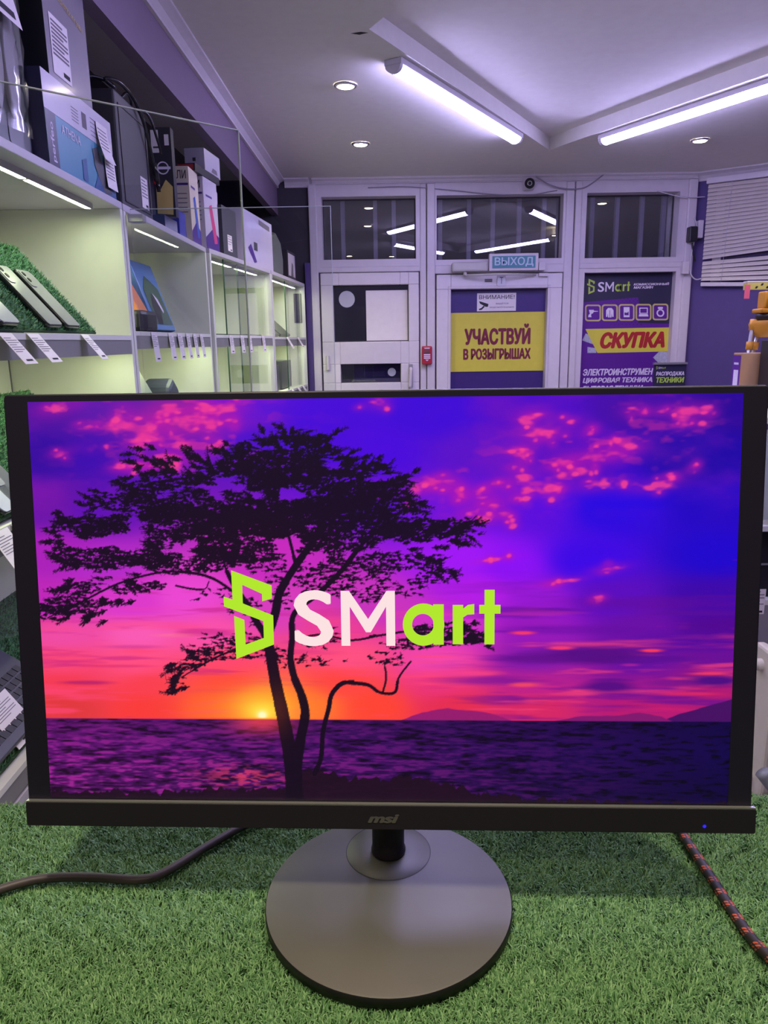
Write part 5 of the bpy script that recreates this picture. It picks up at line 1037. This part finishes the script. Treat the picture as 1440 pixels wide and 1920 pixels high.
CRM = mat('radiator_cream', rgb(214, 206, 190), 0.4)
for k in range(6):
    x = 1.215+k*0.062; F = Fr((x, 2.20, 0.09), (0, 1, 0), (0, 0, 1), (1, 0, 0)); b = MB(CRM); b.prism(rrect(0, 0, 0.15, 0.52, 0.04), F, 0, 0.034); b.build('fin', r, bevel=0.010)
b = MB(CRM); b.tube([(1.20, 2.275, 0.55), (1.56, 2.275, 0.55)], 0.02, 12); b.tube([(1.20, 2.275, 0.15), (1.56, 2.275, 0.15)], 0.02, 12); b.build('header_pipe', r)
b = MB(BLK); b.box(1.22, 1.26, 2.16, 2.39, 0.0, 0.089); b.box(1.47, 1.51, 2.16, 2.39, 0.0, 0.089); b.build('foot', r, bevel=0.005)
r = thing('vacuum_cleaner', 'dark vacuum cleaner with ribbed hose in front of the cream radiator', 'vacuum cleaner', (1.28, 2.02, 0))
b = MB(DGREY); b.lathe([(0.11, 0), (0.115, 0.03), (0.11, 0.09), (0.07, 0.11)], Fr((1.26, 2.0, 0)), 32); b.build('body', r)
b = MB(DGREY)
for k in range(5): b.lathe([(0.045, 0.11+k*0.012), (0.05, 0.116+k*0.012), (0.045, 0.122+k*0.012)], Fr((1.22, 2.0, 0)), 24, True, True)
b.build('hose_cuff', r)
b = MB(MGREY); b.tube(smooth_path([V(1.13, 2.05, 0.30), V(1.18, 2.03, 0.24), V(1.25, 2.01, 0.19), V(1.34, 2.0, 0.14), V(1.45, 2.0, 0.08)], 6), 0.022, 12); b.build('hose', r)
# carton, tripod and bar on the rack
ZR = 1.3405; CARD = mat('cardboard', rgb(176, 138, 96), 0.7); TRIY = mat('tripod_yellow', rgb(214, 150, 44), 0.45)
def bx(px0, px1, Y): return onY(px0, 690, Y)[0], onY(px1, 690, Y)[0]
x0, x1 = bx(1388, 1424, 2.86); ztop = onY(1400, 662, 2.86)[2]
r = thing('carton', 'brown cardboard carton with a purple side standing in front of the yellow tripod', 'box', ((x0+x1)/2, 2.92, ZR))
MB(CARD).box(x0, x1+0.03, 2.86, 2.925, ZR, ztop).build('body', r, bevel=0.002)
b = MB(PUR2, PWH); fr = facing((x0-0.0004, 2.925, ZR), (-1, 0, 0)); b.use(PUR2).flat([(0, 0), (0.065, 0), (0.065, ztop-ZR-0.008), (0, ztop-ZR-0.008)], fr); H_ = ztop-ZR; b.use(PWH).flat([(0.014, H_*0.38), (0.052, H_*0.38), (0.052, H_*0.68), (0.014, H_*0.68)], fr, 0.0004); b.flat([(0.012, H_*0.78), (0.05, H_*0.78), (0.05, H_*0.82), (0.012, H_*0.82)], fr, 0.0004); b.build('purple_side', r)
x2 = bx(1427, 1470, 2.80); zt2 = onY(1435, 638, 2.80)[2]
b = MB(BLK, PAPER, INK); b.box(x2[0]+0.012, x2[1]+0.1, 2.70, 2.84, ZR, zt2); b.use(PAPER); fr = facing((0, 2.6995, 0), (0, -1, 0)); b.flat([(x2[0]+0.002-0.03+0.045, zt2-0.075), (x2[0]+0.09, zt2-0.075), (x2[0]+0.09, zt2-0.005), (x2[0]+0.017, zt2-0.005)], fr)
tag(b.build('black_box', bevel=0.002), 'black box with a white tag at the right photo edge beside the cardboard carton', 'box')
TY = 3.05
P = lambda px, py, Y=TY: onY(px, py, Y)
r = thing('survey_tripod', 'yellow survey tripod with silver legs and a small instrument behind the carton', 'tripod', (P(1425, 700)[0]+0.02, TY, ZR))
top = P(1432, 608)
for k, (pxa, pxb, dy) in enumerate(((1411, 1398, -0.02), (1428, 1415, 0.02), (1450, 1470, 0.0))):
    a = P(pxa, 605)+V(0, dy*0.3, 0); e = P(pxb, 668)+V(0, dy, 0); d_ = e-a; e2 = a+d_*((a[2]-ZR)/(a[2]-e[2])); 
    l = MB(SILV); l.tube([a, e2+V(0, 0, 0.004)], 0.0085, 12); lo = l.build('leg', r)
    l = MB(TRIY); u_ = unit(e2-a); l.tube([a+u_*0.075, a+u_*0.105], 0.014, 12); l.tube([a-u_*0.012, a+u_*0.03], 0.013, 12); l.build('clamp', lo)
b = MB(TRIY); F = Fr((top[0], TY, top[2]-0.02)); b.lathe([(0.02, -0.03), (0.048, -0.01), (0.055, 0.02), (0.05, 0.034)], F, 24); b.build('crown', r, bevel=0.002)
b = MB(BLK); b.lathe([(0.03, 0.034), (0.034, 0.045), (0.034, 0.058), (0.028, 0.062)], F, 24); b.build('clamp_plate', r)
b = MB(TRIY); b.box(top[0]-0.035, top[0]+0.075, TY-0.04, TY+0.04, top[2]+0.043, top[2]+0.06); b.box(top[0]-0.02, top[0]+0.07, TY-0.03, TY+0.03, top[2]+0.06, top[2]+0.125); b.build('instrument', r, bevel=0.006)
b = MB(BLK, TRIY); b.lathe([(0.028, 0), (0.028, 0.014), (0.02, 0.016), (0.0, 0.012)], Fr((top[0]+0.02, TY-0.03, top[2]+0.095), (1, 0, 0), (0, 0, 1), (0, -1, 0)), 24, True, False); b.build('eyepiece', r)
# striped bar lying across a wall bracket, its price tag hanging
YW = mat('bar_yellow', rgb(206, 196, 96), 0.5)
bz = P(1420, 535, 2.9); r = thing('measuring_staff', 'pale yellow measuring staff with black marks, lying above the tripod at the right', 'measuring staff', (1.55, 2.9, bz[2]))
xs0 = P(1397, 535, 2.9)[0]
b = MB(YW, BLK, PWH); b.box(xs0, xs0+0.75, 2.885, 2.915, bz[2]-0.016, bz[2]+0.010); b.use(PWH).box(xs0, xs0+0.75, 2.884, 2.916, bz[2]+0.010, bz[2]+0.015); fr = facing((0, 2.8845, 0), (0, -1, 0)); b.use(BLK)
for k in range(34): b.flat([(xs0+0.03+k*0.02, bz[2]-0.012+(k % 2)*0.010), (xs0+0.038+k*0.02, bz[2]-0.012+(k % 2)*0.010), (xs0+0.042+k*0.02, bz[2]-0.004+(k % 2)*0.010), (xs0+0.034+k*0.02, bz[2]-0.004+(k % 2)*0.010)], fr)
b.build('staff', r, bevel=0.001)
b = MB(SILV); b.box(1.74, 1.76, 2.86, 2.94, 1.3405, bz[2]-0.0165); b.box(2.02, 2.04, 2.86, 2.94, 1.3405, bz[2]-0.0165); b.build('rest', r)
PKT = mat('tag_pink', rgb(226, 100, 120), 0.6)
a, c = P(1395, 560, 2.88), P(1407, 534, 2.88); b = MB(PKT, PWH); b.box(a[0], c[0], 2.879, 2.8815, a[2], c[2]); tag(b.build('pink_tag'), 'small pink price tag hanging at the end of the measuring staff', 'price tag')
